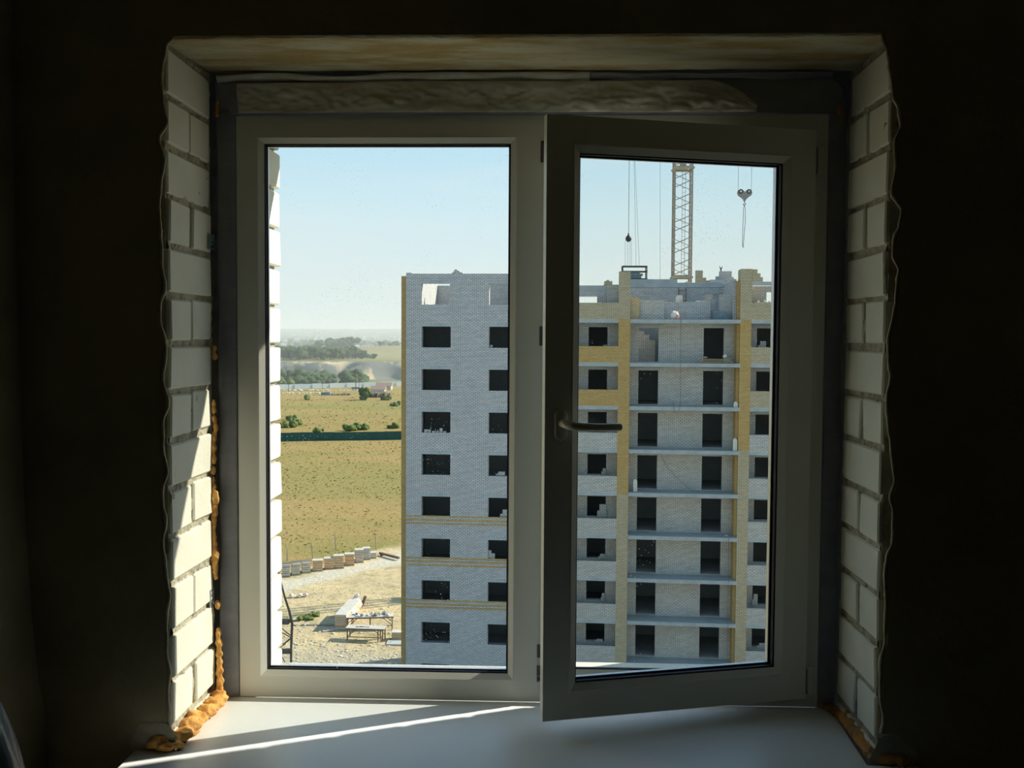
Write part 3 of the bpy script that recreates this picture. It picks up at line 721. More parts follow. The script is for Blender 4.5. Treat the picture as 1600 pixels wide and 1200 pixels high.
# lintels and rooms behind each window
lint = MB().box(-.3, 2.22, -.012, .10, 0, .22).mesh('lintel', 'concrete')
def room_mesh(name, w, h, d, mx, top, bot):
    mb = MB(); x0, x1, z0, z1 = -mx, w+mx, -bot, h+top
    v = [(x0,0,z0),(x1,0,z0),(x1,0,z1),(x0,0,z1),(x0,d,z0),(x1,d,z0),(x1,d,z1),(x0,d,z1)]
    mb.add(v, [(4,5,6,7),(0,1,5,4),(1,2,6,5),(2,3,7,6),(3,0,4,7)]); me = mb.mesh(name, 'room'); return me
rm_w = room_mesh('window', 1.92, 1.38, 4.2, .9, .45, .7)
for a, b_ in WIN:
    for j in rows:
        zt = Z(1.56-H*j); zb = max(zt-1.38, .3)
        inst(lint, 'lintel', B, (a, 0, zt))
        inst(rm_w, 'window', B, (a, .452, zt-1.38))
    inst(lint, 'lintel', B, (a, 0, Z(4.38)))
for a, b_ in WIN:
    for j in rows: inst(rm_w, 'window', B, (UL-b_, .452, Z(1.56-H*j)-1.38))
# brick heaps left in window corners
def pile(u, v, z, w, h, steps=2, m='whitebrick', name='brick_infill'):
    mb = MB()
    for s in range(steps): mb.box(u+w*s/steps*.5, u+w, v, v+.12, z+h*s/steps, z+h*(s+1)/steps)
    return part(name, m, mb)
pile(5.55, .3, Z(-.14-0+.32-.0), .18, .2, 1)
pile(6.30, .25, Z(1.56-4*H-1.38), .65, .55, 2)
pile(6.0, .3, Z(1.56-3*H-1.38), .6, .25, 2)
mb = MB().box(5.53, 5.95, .25, .4, Z(1.56-5*H-1.38), Z(1.56-5*H-1.38)+.42).box(5.53, 5.72, .25, .4, Z(1.56-5*H-1.38)+.42, Z(1.56-5*H-1.38)+.62); part('brick_infill', 'whitebrick', mb)
mb = MB()
for i in range(6): mb.box(1.2+i*.26, 1.42+i*.26+rb.uniform(-.05, .05), .15, .3, Z(1.56-2*H-1.38), Z(1.56-2*H-1.38)+rb.choice([.1, .1, .2, .28]))
part('brick_infill', 'whitebrick', mb)
# top storey deck
part('floor_slab', 'concrete', MB().box(.45, 14.0, .45, DEP, Z(1.85), Z(2.1)))
part('floor_slab', 'concrete', MB().box(17.2, 21.7, 1.9, DEP, Z(1.85), Z(2.1)).box(14.8, 17.2, 5.4, DEP, Z(1.85), Z(2.1)))
part('inner_wall', 'room', MB().box(14.73, 14.9, 1.9, 5.4, Z(-.72), Z(1.85)).box(17.05, 17.2, 1.9, 5.4, Z(-.72), Z(1.85)).box(14.73, 17.2, 5.4, 5.6, Z(-.72), Z(1.85)).box(14.73, 17.2, 1.9, 5.4, Z(-.9), Z(-.72)))
part('inner_wall', 'whitebrick', MB().box(15.1, 15.75, 3.4, 3.6, Z(-.719), Z(1.35)).box(15.75, 16.1, 3.4, 3.6, Z(-.719), Z(1.1)).box(16.1, 16.5, 3.4, 3.6, Z(-.719), Z(.75)), 'broken pale brick wall inside the doorway')
part('floor_slab', 'concrete', MB().box(22.4, UL-.45, .45, DEP, Z(1.85), Z(2.1)))
# partitions seen through the open top storey
part('partition', 'whitebrick', walls(MB(), 2.1, 7.6, Z(2.1), Z(4.85), 5.2, 5.32, [(2.9, 3.1, Z(3.9), Z(4.1)), (6.9, 7.5, Z(2.9), Z(4.2))]))
mb = MB().box(8.6, 8.8, .45, DEP, Z(2.1), Z(4.4)); part('partition', 'graybrick', mb)
# pilasters
def pilaster(u0, u1, ztop, split, name='pilaster', dep=1.5):
    part(name, 'tan', MB().box(u0, u1, 0, dep, Z(2.1), Z(ztop)))
    part(name, 'yellow', MB().box(u0, u1, 0, dep, Z(split), Z(2.1)))
    part(name, 'tan', MB().box(u0, u1, 0, dep, 0, Z(split)))
pilaster(10.15, 10.75, 4.3, -9.3, dep=1.4)
pilaster(13.97, 14.72, 5.17, -9.3)
pilaster(21.72, 22.42, 5.33, -6.3)
pilaster(26.2, 26.9, 5.0, -9.3)
part('pilaster_return', 'yellow', MB().box(21.56, 21.718, .35, 1.5, 0, Z(4.6)))
# loggias
def loggia(u0, u1, dep, holes_uv, parapet, tops):
    hs = []
    for (a, b_, zt, zb) in holes_uv:
        for j in rows:
            q = Z(zb-H*j)
            hs.append((a, b_, max(q, .05), Z(zt-H*j)))
    part('loggia_wall', 'whitebrick', walls(MB(), u0, u1, 0, Z(1.85), dep, dep+.4, hs))
    for (a, b_, zt, zb) in holes_uv:
        isdoor = (zt-zb) > 1.7
        rm = room_mesh('doorway' if isdoor else 'window', b_-a, zt-zb, 4.5, .6, .4, 0 if isdoor else .7)
        li = MB().box(-.3, b_-a+.3, -.012, .1, 0, .2).mesh('lintel', 'concrete')
        for j in rows:
            if Z(zb-H*j) < -.2: continue
            if a == 15.33 and j == 0:
                inst(li, 'lintel', B, (a, dep, Z(zt))); continue
            inst(rm, 'doorway' if isdoor else 'window', B, (a, dep+.402, Z(zb-H*j)))
            inst(li, 'lintel', B, (a, dep, Z(zt-H*j)))
cen = [(15.33, 16.63, 1.56, -.70), (19.57, 20.88, 1.56, -.70)]
loggia(14.72, 21.72, 1.5, cen, None, None)
# centre slabs
slab = MB().box(0, 7.05, -.03, 1.499, -.25, -.02).mesh('balcony_slab', 'concrete')
scr = MB().box(0.01, 7.04, -.0, 1.499, -.0195, 0).mesh('slab_screed', 'floorcon')
for k in range(0, 9):
    inst(slab, 'balcony_slab', B, (14.721, 0, Z(2.10-H*k))); inst(scr, 'slab_screed', B, (14.721, 0, Z(2.10-H*k)))
sideL = [(12.02, 13.26, 1.59, .22)]; loggia(10.75, 13.97, 1.4, sideL, None, None)
sideR = [(22.98, 24.25, 1.56, .22)]; loggia(22.42, 26.2, 1.4, sideR, None, None)
pcol = ['tan', 'yellow', 'yellow'] + ['whitebrick']*7
for (u0, u1, ml) in ((10.751, 13.969, pcol), (22.421, 26.199, ['tan', 'tan', 'tan'] + ['whitebrick']*7)):
    for k in range(0, 9):
        z0 = Z(2.10-H*k)
        part('balcony_slab', 'concrete', MB().box(u0, u1, .02, 1.4, z0-.25, z0))
        part('parapet', ml[k], MB().box(u0, u1, .01, .14, z0, z0+1.05))
# small brick leftovers on loggia sills
for (u, j, w, h) in ((12.9, 0, .35, .2), (12.95, 3, .3, .45), (12.7, 4, .6, .85), (12.8, 5, .45, .35), (13.0, 6, .25, .5), (12.6, 7, .55, .2), (23.05, 0, .5, .5), (22.95, 6, .35, .75), (23.3, 7, .6, .3)):
    pile(u, 1.25, Z(.22-H*j), w, h)
# ---- top storey, centre
part('rear_parapet', 'graybrick', walls(MB(), 14.72, 21.3, Z(2.1), Z(4.45), 6.0, 6.3, [(16.2, 17.0, Z(3.35), Z(4.0)), (20.0, 20.55, Z(3.3), Z(4.0))]))
part('rear_beam', 'concrete', MB().box(14.6, 21.45, 5.95, 6.35, Z(4.45), Z(4.78)).box(14.6, 18.1, 5.97, 6.3, Z(4.78), Z(5.02)))
part('lintel', 'concrete', MB().box(15.7, 17.3, 5.96, 6.05, Z(4.0), Z(4.13)))
part('lintel', 'concrete', MB().box(19.8, 21.2, 5.96, 6.05, Z(4.0), Z(4.13)))
part('cross_wall', 'graybrick', MB().add([(21.35,.9,Z(2.1)),(21.55,.9,Z(2.1)),(21.55,6,Z(2.1)),(21.35,6,Z(2.1)),(21.35,.9,Z(4.72)),(21.55,.9,Z(4.72)),(21.55,6,Z(4.62)),(21.35,6,Z(4.62))],
     [(0,3,2,1),(4,5,6,7),(0,1,5,4),(1,2,6,5),(2,3,7,6),(3,0,4,7)]))
part('cross_wall', 'graybrick', MB().box(20.55, 21.34, 1.5, 1.75, Z(2.1), Z(3.75)))
part('low_wall', 'whitebrick', MB().box(15.35, 17.0, 1.5, 1.8, Z(2.1), Z(3.35)))
part('low_wall', 'graybrick', MB().box(17.02, 20.0, 1.7, 2.0, Z(2.1), Z(3.28)))
part('low_wall', 'tan', MB().box(14.73, 15.34, 1.2, 1.75, Z(2.1), Z(3.55)))
part('cross_wall', 'graybrick', MB().box(20.02, 20.3, 2.0, 3.4, Z(2.1), Z(3.5)))
# left loggia top: beam, opening with sky behind
part('top_beam', 'concrete', MB().box(10.5, 13.25, 1.4, 1.75, Z(3.95), Z(4.34)))
part('top_wall', 'graybrick', MB().box(12.55, 13.3, 1.4, 1.75, Z(2.1), Z(3.949)))
part('top_wall', 'whitebrick', MB().box(13.2, 13.96, 1.1, 1.39, Z(2.1), Z(4.38)))
part('loose_block', 'tan', MB().box(13.0, 13.55, 1.45, 1.7, Z(4.38)+.0, Z(4.62)).box(13.15, 13.35, 1.5, 1.65, Z(4.62), Z(4.7)).box(12.95, 13.6, 1.4, 1.75, Z(4.34), Z(4.38)))
# right loggia top storey
part('top_wall', 'whitebrick', walls(MB(), 22.42, 26.2, Z(2.1), Z(4.3), 1.4, 1.75, [(23.55, 24.35, Z(2.9), Z(3.95))]))
part('top_beam', 'concrete', MB().box(22.43, 26.19, .05, .5, Z(4.30), Z(4.52)))
part('stepped_wall', 'tan', MB().box(22.43, 22.75, .05, .5, Z(4.52), Z(5.3)).box(22.75, 22.95, .05, .5, Z(4.52), Z(5.05)).box(22.95, 23.1, .05, .5, Z(4.52), Z(4.8)).box(23.8, 26.1, .05, .5, Z(4.52), Z(4.75)).box(23.95, 26.1, .05, .5, Z(4.75), Z(5.0)))
part('rubble_ledge', 'rubble', MB().box(22.7, 23.9, .3, .8, Z(3.16), Z(3.22)).blob((22.9, .5, Z(3.26)), .09, 1, .4).blob((23.3, .5, Z(3.27)), .1, 1, .4).blob((23.6, .5, Z(3.25)), .08, 1, .4))
# piers standing farther back on the roof edge
mb = MB().box(19.55, 20.05, 8, 8.4, Z(4.6), Z(5.77)).box(20.05, 20.3, 8, 8.4, Z(4.6), Z(5.25)).box(20.3, 20.55, 8, 8.4, Z(4.6), Z(5.05))
part('roof_pier', 'tan', mb)
mb = MB().box(21.25, 22.1, 8, 8.5, Z(4.6), Z(5.72)).box(21.0, 21.25, 8, 8.5, Z(4.6), Z(5.35)).box(22.1, 22.25, 8, 8.5, Z(4.6), Z(5.3)).box(20.6, 21.0, 8, 8.5, Z(4.6), Z(5.1))
part('roof_pier', 'whitebrick', mb)
part('roof_beam', 'concrete', MB().box(20.5, 21.7, 7.5, 7.9, Z(4.75), Z(5.08)))
# things lying about on the building
def b2w(u, v, z): return Matrix.Translation(BO) @ Matrix.Rotation(-TH, 4, 'Z') @ Vector((u, v, z-ZG))
def bthing(name, u, v, z, label, cat, group=None):
    return tag(empty(name, b2w(u, v, z), -TH), label, cat, group)
t = bthing('ladder', 18.2, 5.6, 2.101, 'wooden ladder leaning on the rear wall of the open top storey', 'ladder')
for x in (0, .5): MB().box(x-.03, x+.03, -.02, .02, 0, 2.33).build('rail', 'rust', t).rotation_euler = (-.13, 0, 0)
for i in range(6): MB().box(.03, .47, -.02, .02, 0, .04).build('rung', 'rust', t).location = (0, .05*i*.97+.03, .3+i*.36)
t = bthing('sack', 17.6, .7, 2.101, 'white crumpled sack with a pinkish side on the top loggia deck', 'sack')
MB().blob((0, 0, .27), .27, 3, .25, 1.6, (1, .8, 1), 3).build('cloth', 'sack', t, True)
MB().blob((.16, -.10, .18), .15, 2, .2, 2, (.9, .8, 1.1), 5).build('side_cloth', 'red', t, True)
o = MB().box(-.22, .22, -.15, .15, 0, .35).box(-.17, .22, -.15, .15, .35, .45).build('stone_block', 'sack'); o.location = b2w(17.95, 1.85, 3.281); o.rotation_euler.z = -TH
tag(o, 'small white stacked block on the low wall of the top storey', 'block')
o = MB().box(-.3, .3, -.15, .15, 0, .1).build('stone_block', 'sack'); o.location = b2w(19.35, 1.85, 3.281); o.rotation_euler.z = -TH
tag(o, 'flat white block on the low wall near the dark mortar tub', 'block')
t = bthing('mortar_tub', 20.15, .85, 2.101, 'dark green-grey mortar tub on the top loggia deck', 'tub')
walls(MB(), 0, .86, 0, .5, 0, .03, []).box(0, .03, .03, .5, 0, .5).box(.83, .86, .03, .5, 0, .5).box(0, .86, .5, .53, 0, .5).box(.03, .83, .03, .5, 0, .03).build('tub_body', 'bluebox', t)
for x in (.1, .7): MB().box(x, x+.06, -.03, -.001, 0, .5).build('rib', 'bluebox', t)
# pallet of boards on the slab one floor down
t = bthing('board_pile', 19.3, .35, -.699, 'pile of sawn boards on the loggia slab below the open storey', 'boards')
for i in range(3): MB().box(-.1+i*.05, 2.05-i*.12, 0, .5, .02+i*.09, .07+i*.09).build('board', 'wood', t)
for x in (.1, 1.0, 1.75): MB().box(x, x+.1, .05, .45, 0, .02).build('batten', 'wood', t)
o = MB().blob((0, 0, .12), .14, 2, .4, 2, (1.1, 1, .9), 8).build('cement_bag', 'sack', None, True); o.location = b2w(20.85, .55, -.40); tag(o, 'small white bag on the right end of the board pile', 'bag')
o = MB().blob((0, 0, .08), .10, 2, .4, 2, (1.4, 1, .7), 9).build('rag', 'red', None, True); o.location = b2w(19.6, .6, -.42); tag(o, 'reddish rag on the left end of the board pile', 'rag')
def bstack(u, v, z, n, label):
    t = bthing('brick_stack', u, v, z, label, 'bricks', 'small brick stacks on the loggia slabs'); r_ = random.Random(int(u*10+z))
    for i in range(n):
        for q in (0, 1): MB().box(q*.13, q*.13+.12, 0, .25, i*.09, i*.09+.088).build('brick', 'brick', t).rotation_euler = (0, 0, r_.uniform(-.05, .05))
    MB().box(.04, .2, .02, .22, n*.09, n*.09+.088).build('brick', 'brick', t)
bstack(15.05, .4, 2.101-4*H, 8, 'white brick stack at the left end of a loggia slab, fourth below the open deck')
bstack(21.42, .15, 2.101-3*H, 8, 'tall white brick stack at the right pilaster, third slab below the open deck')
bstack(21.42, .15, 2.101-2*H, 3, 'short white brick stack at the right pilaster, second slab below the open deck')
o = MB().blob((0, 0, .06), .09, 1, .3, 2, (1.6, 1, .7), 4).build('mortar_heap', 'rubble'); o.location = b2w(21.1, .4, 2.101-5*H); tag(o, 'tiny pale mortar heap at the right end of the fifth slab down', 'heap')
o = MB().blob((0, 0, .06), .09, 1, .3, 2, (1, 1, .9), 6).build('mortar_heap', 'rubble'); o.location = b2w(14.95, .4, 2.101-6*H); tag(o, 'tiny pale mortar heap at the left end of the sixth slab down', 'heap')
# hanging rope down the centre of the loggias
def rope(name, pts, r, label, m='cable'):
    o = MB().path(pts, r, 5).build(name, m, None, True); return tag(o, label, 'rope')
rope('hanging_cable', [b2w(17.95, -.06, 2.2), b2w(17.95, -.07, .6), b2w(17.97, -.07, -1.5), b2w(18.0, -.06, -3.0), b2w(17.95, -.07, -3.7), b2w(17.8, -.07, -4.0), b2w(17.6, -.06, -3.9), b2w(17.55, -.06, -3.2)], .010, 'thin dark cable hanging down the middle of the loggias with a loop')
rope('hanging_cable', [b2w(21.2, -.06, -12.0), b2w(21.22, -.06, -14), b2w(21.24, -.06, -17), b2w(21.24, -.06, -20)], .008, 'thin dark cable beside the right pilaster on the lower storeys')
rope('trailing_cable', [b2w(16.9, 1.4, -6.9), b2w(17.4, 1.35, -7.8), b2w(18.2, 1.3, -8.6), b2w(18.9, 1.1, -9.15), b2w(19.4, .8, -9.16)], .010, 'thin dark cable trailing across the loggia wall of the fourth floor down')
# roof rods
for (u, z0, h, tl) in ((3.85, 5.03, .55, 0), (19.2+2.0, 5.35, .5, .2)):
    pass
t = bthing('steel_bracket', 21.35, 8.2, 5.72, 'small dark forked steel bracket on top of the roof pier', 'bracket')
MB().tube((0, 0, 0), (0, 0, .18), .05, 6).build('stem', 'hook', t)
for s in (-1, 1): MB().tube((0, 0, .15), (s*.12, 0, .38), .05, 6, .015).build('prong', 'hook', t)

# ------------------------------------------------------------------ brick cage hanging on the roof
CY = 72.0
c0 = gy(973, 438, CY); c1 = gy(1010.5, 438, CY); zt = gy(990, 415.5, CY).z; zm = gy(990, 423.5, CY).z; zb = gy(990, 436, CY).z
w = c1.x-c0.x
t = empty('brick_cage', (c0.x, CY, zb-.02), 0); tag(t, 'steel lifting cage with a blue-grey load behind the left roof pillar', 'cage')
ht = zt-zb; hm = zm-zb
for x in (0, w):
    for y in (0, .9): MB().box(x-.035, x+.035, y-.035, y+.035, 0, ht).build('cage_post', 'hook', t)
for z_ in (ht, hm, .05):
    for y in (0, .9): MB().box(-.05, w+.05, y-.03, y+.03, z_-.035, z_+.035).build('rail', 'hook', t)
for z_ in (ht, .05):
    for x in (0, w): MB().box(x-.03, x+.03, .03, .87, z_-.03, z_+.03).build('rail', 'hook', t)
for i in range(3):
    MB().box(.1, w*(.78-.05*(i == 2)+.06*(i == 1)), .08, .82, .09+i*.19, .25+i*.19).build('load_layer', 'bluebox', t)
MB().box(-.05, w+.05, .031, .869, -.02, .014).build('base_plate', 'hook', t)
def cable(name, a, b, label, r=.014, parent=None):
    o = MB().tube(a, b, r, 5).build(name, 'cable', parent)
    return o
# ball hook above the cage
hb_ = gy(982, 373, CY+.45)
t = empty('hook_ball', hb_); tag(t, 'black round crane hook ball on its cable, above the lifting cage', 'crane hook')
mb = MB(); prof = [(0,-.24),(.10,-.22),(.19,-.14),(.235,-.02),(.21,.10),(.13,.20),(.06,.28),(.055,.42),(0,.42)]
vs = []; fs = []
for r_, z_ in prof:
    for i in range(16): a = 2*PI*i/16; vs.append((r_*math.cos(a), r_*math.sin(a), z_))
for j in range(len(prof)-1):
    for i in range(16): fs.append((j*16+i, j*16+(i+1) % 16, (j+1)*16+(i+1) % 16, (j+1)*16+i))
mb.add(vs, fs).build('ball', 'hook', t, True)
TOPZ = 21.0
MB().tube((0, 0, .4), (-.02, 0, TOPZ-hb_.z), .020, 6).build('lifting_cable', 'cable', t)
for px_ in (977, 980.8, 984.2, 986.8):
    MB().tube(gy(px_, 376, CY+.45)-hb_, gy(px_, 416.5, CY+.45)-hb_, .011, 5).build('sling', 'cable', t)
t = empty('guy_cable', gy(990, 253, CY+.5)); tag(t, 'pair of thin cables slanting down right of the hook ball', 'cable')
for px0, px1 in ((990.5, 994), (991.5, 999)):
    a = gy(px0, 240, CY+.5)-t.location; b_ = gy(px1, 417, CY+.5)-t.location
    MB().tube(a+(a-b_)*.15, b_, .011, 5).build('wire', 'cable', t)
o = MB().tube(gy(1031.5, 437, 71.0), gy(1031.5, 150, 71.0), .010, 5).build('thin_cable', 'cable'); tag(o, 'single thin vertical cable between the cage and the crane mast', 'cable')
# heart shaped hook block at right
HY = 78.0; hc = gy(1163.5, 301, HY); s_ = HY/1555*1.015
t = empty('hook_block', hc); tag(t, 'heart-shaped grey crane hook block with a long sling, right of the mast', 'crane hook')
poly = [(-11.5,-1),(-10.5,3),(-7.5,5.2),(-4,4.6),(-1.5,2.2),(0,1.2),(1.5,2.2),(4,4.6),(7.5,5.2),(10.5,3),(11.5,-1),(10,-4.5),(6.5,-6.8),(2.5,-10),(1.2,-13),(-1.2,-13),(-2.5,-10),(-6.5,-6.8),(-10,-4.5)]
n = len(poly); vs = [(x*s_, -.12, y*s_) for x, y in poly]+[(x*s_, .12, y*s_) for x, y in poly]
MB().add(vs, [tuple(range(n)), tuple(range(2*n-1, n-1, -1))]+[(i, (i+1) % n, n+(i+1) % n, n+i) for i in range(n)]).build('block_plate', 'hookgrey', t)
for sx_ in (-1, 1):
    MB().tube((sx_*6.3*s_, -.16, 1.5*s_), (sx_*6.3*s_, .16, 1.5*s_), 3.6*s_, 16).build('sheave', 'hook', t)
    MB().tube((sx_*6.3*s_, -.18, 1.5*s_), (sx_*6.3*s_, .18, 1.5*s_), 1.8*s_, 12).build('sheave_hub', 'sack', t)
    MB().tube((sx_*10.2*s_, 0, 2*s_), (sx_*10.2*s_, 0, TOPZ-hc.z), .014, 5).build('lifting_cable', 'cable', t)
pts = [(0, 0, -13*s_), (0, 0, -15*s_), (1.4*s_, 0, -16.5*s_), (1.6*s_, 0, -18.3*s_), (0, 0, -19.4*s_), (-1.6*s_, 0, -18.6*s_), (-1.8*s_, 0, -17.2*s_)]
MB().path(pts, .045, 6).build('hook', 'hookgrey', t, True)
for sx_ in (-1, 1): MB().path([(0, 0, -19.3*s_), (sx_*1.2*s_, 0, -24*s_), (sx_*1.7*s_, 0, -45*s_), (sx_*.8*s_-1.4*s_, 0, -80*s_)], .022, 5).build('sling', 'cable', t)
MB().path([(-1.4*s_, 0, -79.5*s_), (-2.2*s_, 0, -83*s_), (0, 0, -86*s_), (-.6*s_, 0, -82*s_), (-1.4*s_, 0, -79.5*s_)], .03, 5).build('sling_end', 'hookgrey', t, True)

# ------------------------------------------------------------------ tower crane
KY = 100.0
a0 = gy(1052.5, 440, KY); a1 = gy(1079.5, 440, KY); cw = a1.x-a0.x
base = Vector((a0.x, KY, ZG))
CR = empty('tower_crane', base, -.02); tag(CR, 'lattice mast of a tower crane rising behind the building', 'crane')
zt_ = gy(1066, 262, KY).z-ZG; zl_ = gy(1066, 433, KY).z-ZG; sec = zt_-zl_; ztop = zt_+12
for x in (0, cw):
    for y in (0, cw): MB().box(x-.085, x+.085, y-.085, y+.085, 0, ztop).build('mast_leg', 'crane', CR)
dg_f = MB().tube((.05, 0, 0), (cw-.05, 0, sec/12.3*.80), .045, 5).mesh('diagonal', 'crane')
dg_b = MB().tube((cw-.05, cw, 0), (.05, cw, sec/12.3*.80), .035, 5).mesh('diagonal', 'crane')
dg_s = MB().tube((0, .05, 0), (0, cw-.05, sec/12.3*.80), .035, 5).mesh('diagonal', 'crane')
z_ = -sec*2+zl_; step = sec/5
z = zl_-sec*2
while z < ztop-1.2:
    for o_ in (.12, .52):
        inst(dg_f, 'diagonal', CR, (0, 0, z+step*o_)); inst(dg_b, 'diagonal', CR, (0, 0, z+step*o_))
        inst(dg_s, 'diagonal', CR, (0, 0, z+step*o_)); inst(dg_s, 'diagonal', CR, (cw, 0, z+step*o_))
    z += step
for z in (zl_-sec, zl_, zt_, zt_+sec*.99):
    if z > ztop: continue
    mb = MB()
    for y in (-.12, cw-.06): mb.box(-.2, cw+.2, y, y+.16, z-.12, z+.10)
    for x in (-.12, cw-.04): mb.box(x, x+.16, .04, cw-.06, z-.12, z+.10)
    mb.box(.15, cw-.3, .1, cw-.1, z+.10, z+.22)
    mb.build('mast_collar', 'craneyellow', CR)
o = MB().box(.55, 1.15, .2, .8, zt_+.22, zt_+.55).build('lamp_box', 'craneyellow', CR)
mb = MB()
for x in (cw*.50, cw*.68): mb.box(x-.02, x+.02, cw*.6, cw*.6+.04, zl_+.3, zt_-.2)
zz = zl_+.6
while zz < zt_-.4: mb.box(cw*.50, cw*.68, cw*.6, cw*.6+.03, zz, zz+.03); zz += .45
mb.build('ladder', 'crane', CR)

# ================================================================== the yard
def gthing(name, px, py, label, cat, rz=0, group=None):
    p = gz(px, py); p.z = height(p.x, p.y); return tag(empty(name, p, rz), label, cat, group)
rk = random.Random(11)
packs = [(447,902,15,19,'g','dark grey pack nearest the window edge, leftmost of the brick packs'),(463,899,15,18,'g','grey pack of long blocks, second from the left'),(479,896,15,17,'g','grey pack of long blocks with poles on top, third from the left'),
         (497,893,18,17,'o','jumbled pale pack, fourth from the left'),(515,890,17,17,'o','low orange pack, fifth from the left'),(530,889,18,20,'o','orange banded pack with a pale flat top, sixth from the left'),
         (547,884.5,17,18,'o','orange pack with a pale cover, seventh from the left'),(562,880,15,20,'w','tall pale pack, eighth from the left'),(573.5,875.5,13,18,'w','tall creamy pack next to the low one at the right end'),(584,873,10,9,'w','small low creamy pack at the right end of the row')]
for (px, py, wp, hp, kd, lb) in packs:
    p = gz(px, py); d = (p-CAM).length; w = wp*.82*d/1555; h = hp*d/1555
    t = gthing('brick_pack', px-wp*.46, py, lb, 'bricks', rk.uniform(-.08, .08)+.25, 'brick packs standing along the track')
    m = {'g': 'stack_grey', 'o': 'stack_orange', 'w': 'whitebrick'}[kd]
    pal = MB()
    for y in (0, .38, .76): pal.box(0, w, y, y+.14, .0, .10)
    for i in range(5): pal.box(i*w/5+.01, (i+1)*w/5-.03, 0, .9, .10, .13)
    pal.build('pallet', 'greywood', t)
    nl = max(2, int((h-.13)/.22)); lh = (h-.16)/nl
    for i in range(nl):
        j = rk.uniform(-.03, .03)
        MB().box(.01+j, w-.01+j, .02+j, .88+j, .135+i*lh, .13+(i+1)*lh-.025).build('brick_layer', m, t)
    if kd == 'o' or kd == 'w': MB().box(-.03, w+.03, -.02, .92, .131+nl*lh, .16+nl*lh).build('cover_board', 'tarp', t)
    else:
        for i in range(3): MB().tube((-.2, .1+i*.3, .19+nl*lh), (w+.15, .2+i*.25, .22+nl*lh+rk.uniform(0, .08)), .05, 5).build('pole', 'greywood', t)
for (px, pb, pt, lean, lb) in ((449, 877, 860, -.02, 'short fence post at the left end above the grey packs'), (489, 873, 848, -.12, 'leaning wooden fence post behind the grey packs'), (525, 861, 836, -.08, 'pale fence post in the middle of the row'), (588, 860, 836, -.09, 'fence post at the right behind the low pack')):
    p = gz(px, pb); h = (pb-pt)*(p-CAM).length/1555
    t = gthing('fence_post', px, pb, lb, 'post', 0, 'posts of the old wire fence')
    MB().tube((0, 0, 0), (lean*h, 0, h), .06, 6, .045).build('post', 'greywood', t)
    MB().tube((lean*h, 0, h), (lean*h, 0, h+.03), .05, 6, .02).build('post_tip', 'greywood', t)
# workbench tables
def bench(p0, p1, zt, dep, rz, label, xbr):
    a = gz(*p0, zt); b_ = gz(*p1, zt); L = (b_-a).length; an = math.atan2(b_.y-a.y, b_.x-a.x)
    t = tag(empty('work_table', (a.x, a.y, ZG), an), label, 'table', 'steel work tables in the yard'); h = zt-ZG
    for i in range(4): MB().box(-.02, L+.02, i*dep/4, (i+1)*dep/4-.02, h-.05, h).build('plank', 'tarp', t)
    MB().box(0, L, .02, .08, h-.15, h-.05).box(0, L, dep-.1, dep-.04, h-.15, h-.05).build('apron', 'rust', t)
    for x in (.12, L*.5 if xbr else L*.84, L-.12):
        for y in (.06, dep-.08): MB().box(x-.04, x+.04, y-.04, y+.04, 0, h-.15).build('leg', 'rust', t)
    for (xa_, xb_) in ((.12, .9), (L-.12, L-.9)):
        for y in (.06, dep-.08): MB().tube((xa_, y, .35), (xb_, y, h-.12), .03, 5).build('brace', 'rust', t)
    MB().box(.1, L-.1, .05, .09, .28, .34).build('rail', 'rust', t)
    return t, L, h
zt1 = ZG+1.05
t1, L1, h1 = bench((540, 981), (600, 983), zt1, 1.0, 0, 'nearer long work table with a bare pale top in the yard', False)
t2, L2, h2 = bench((541, 965), (615, 963), ZG+1.1, 1.1, 0, 'farther long work table heaped with pale scraps', True)
# scraps on the farther table
for i in range(22):
    u = rk.uniform(.4, L2-.4); v = rk.uniform(.15, .9); r_ = rk.uniform(.08, .2)
    o = MB().blob((0, 0, 0), r_, 1, .5, 2, (rk.uniform(.8, 1.8), 1, rk.uniform(.5, 1.1)), i).build('scrap', ['tarp', 'bluebox', 'rubble', 'sack'][i % 4], None)
    o.location = t2.matrix_basis @ Vector((u, v, h2+r_*.55)); tag(o, ['pale grey crumpled scrap in the heap on the farther work table', 'bluish scrap in the heap on the farther work table', 'sandy rubble lump in the heap on the farther work table', 'white cloth scrap in the heap on the farther work table'][i % 4], 'scrap', ['pale grey scraps', 'bluish scraps', 'rubble lumps', 'white scraps'][i % 4]+' on the farther table')
for i in range(5):
    u = L1*(.28+.07*i); v = .3+.12*rk.random()
    o = MB().blob((0, 0, 0), .07, 1, .5, 2, (1.6, 1, .6), 40+i).build('scrap', 'hookgrey', None); o.location = t1.matrix_basis @ Vector((u, v, h1+.035)); tag(o, 'dark scrap lying on the nearer work table', 'scrap', 'dark scraps on the nearer table')
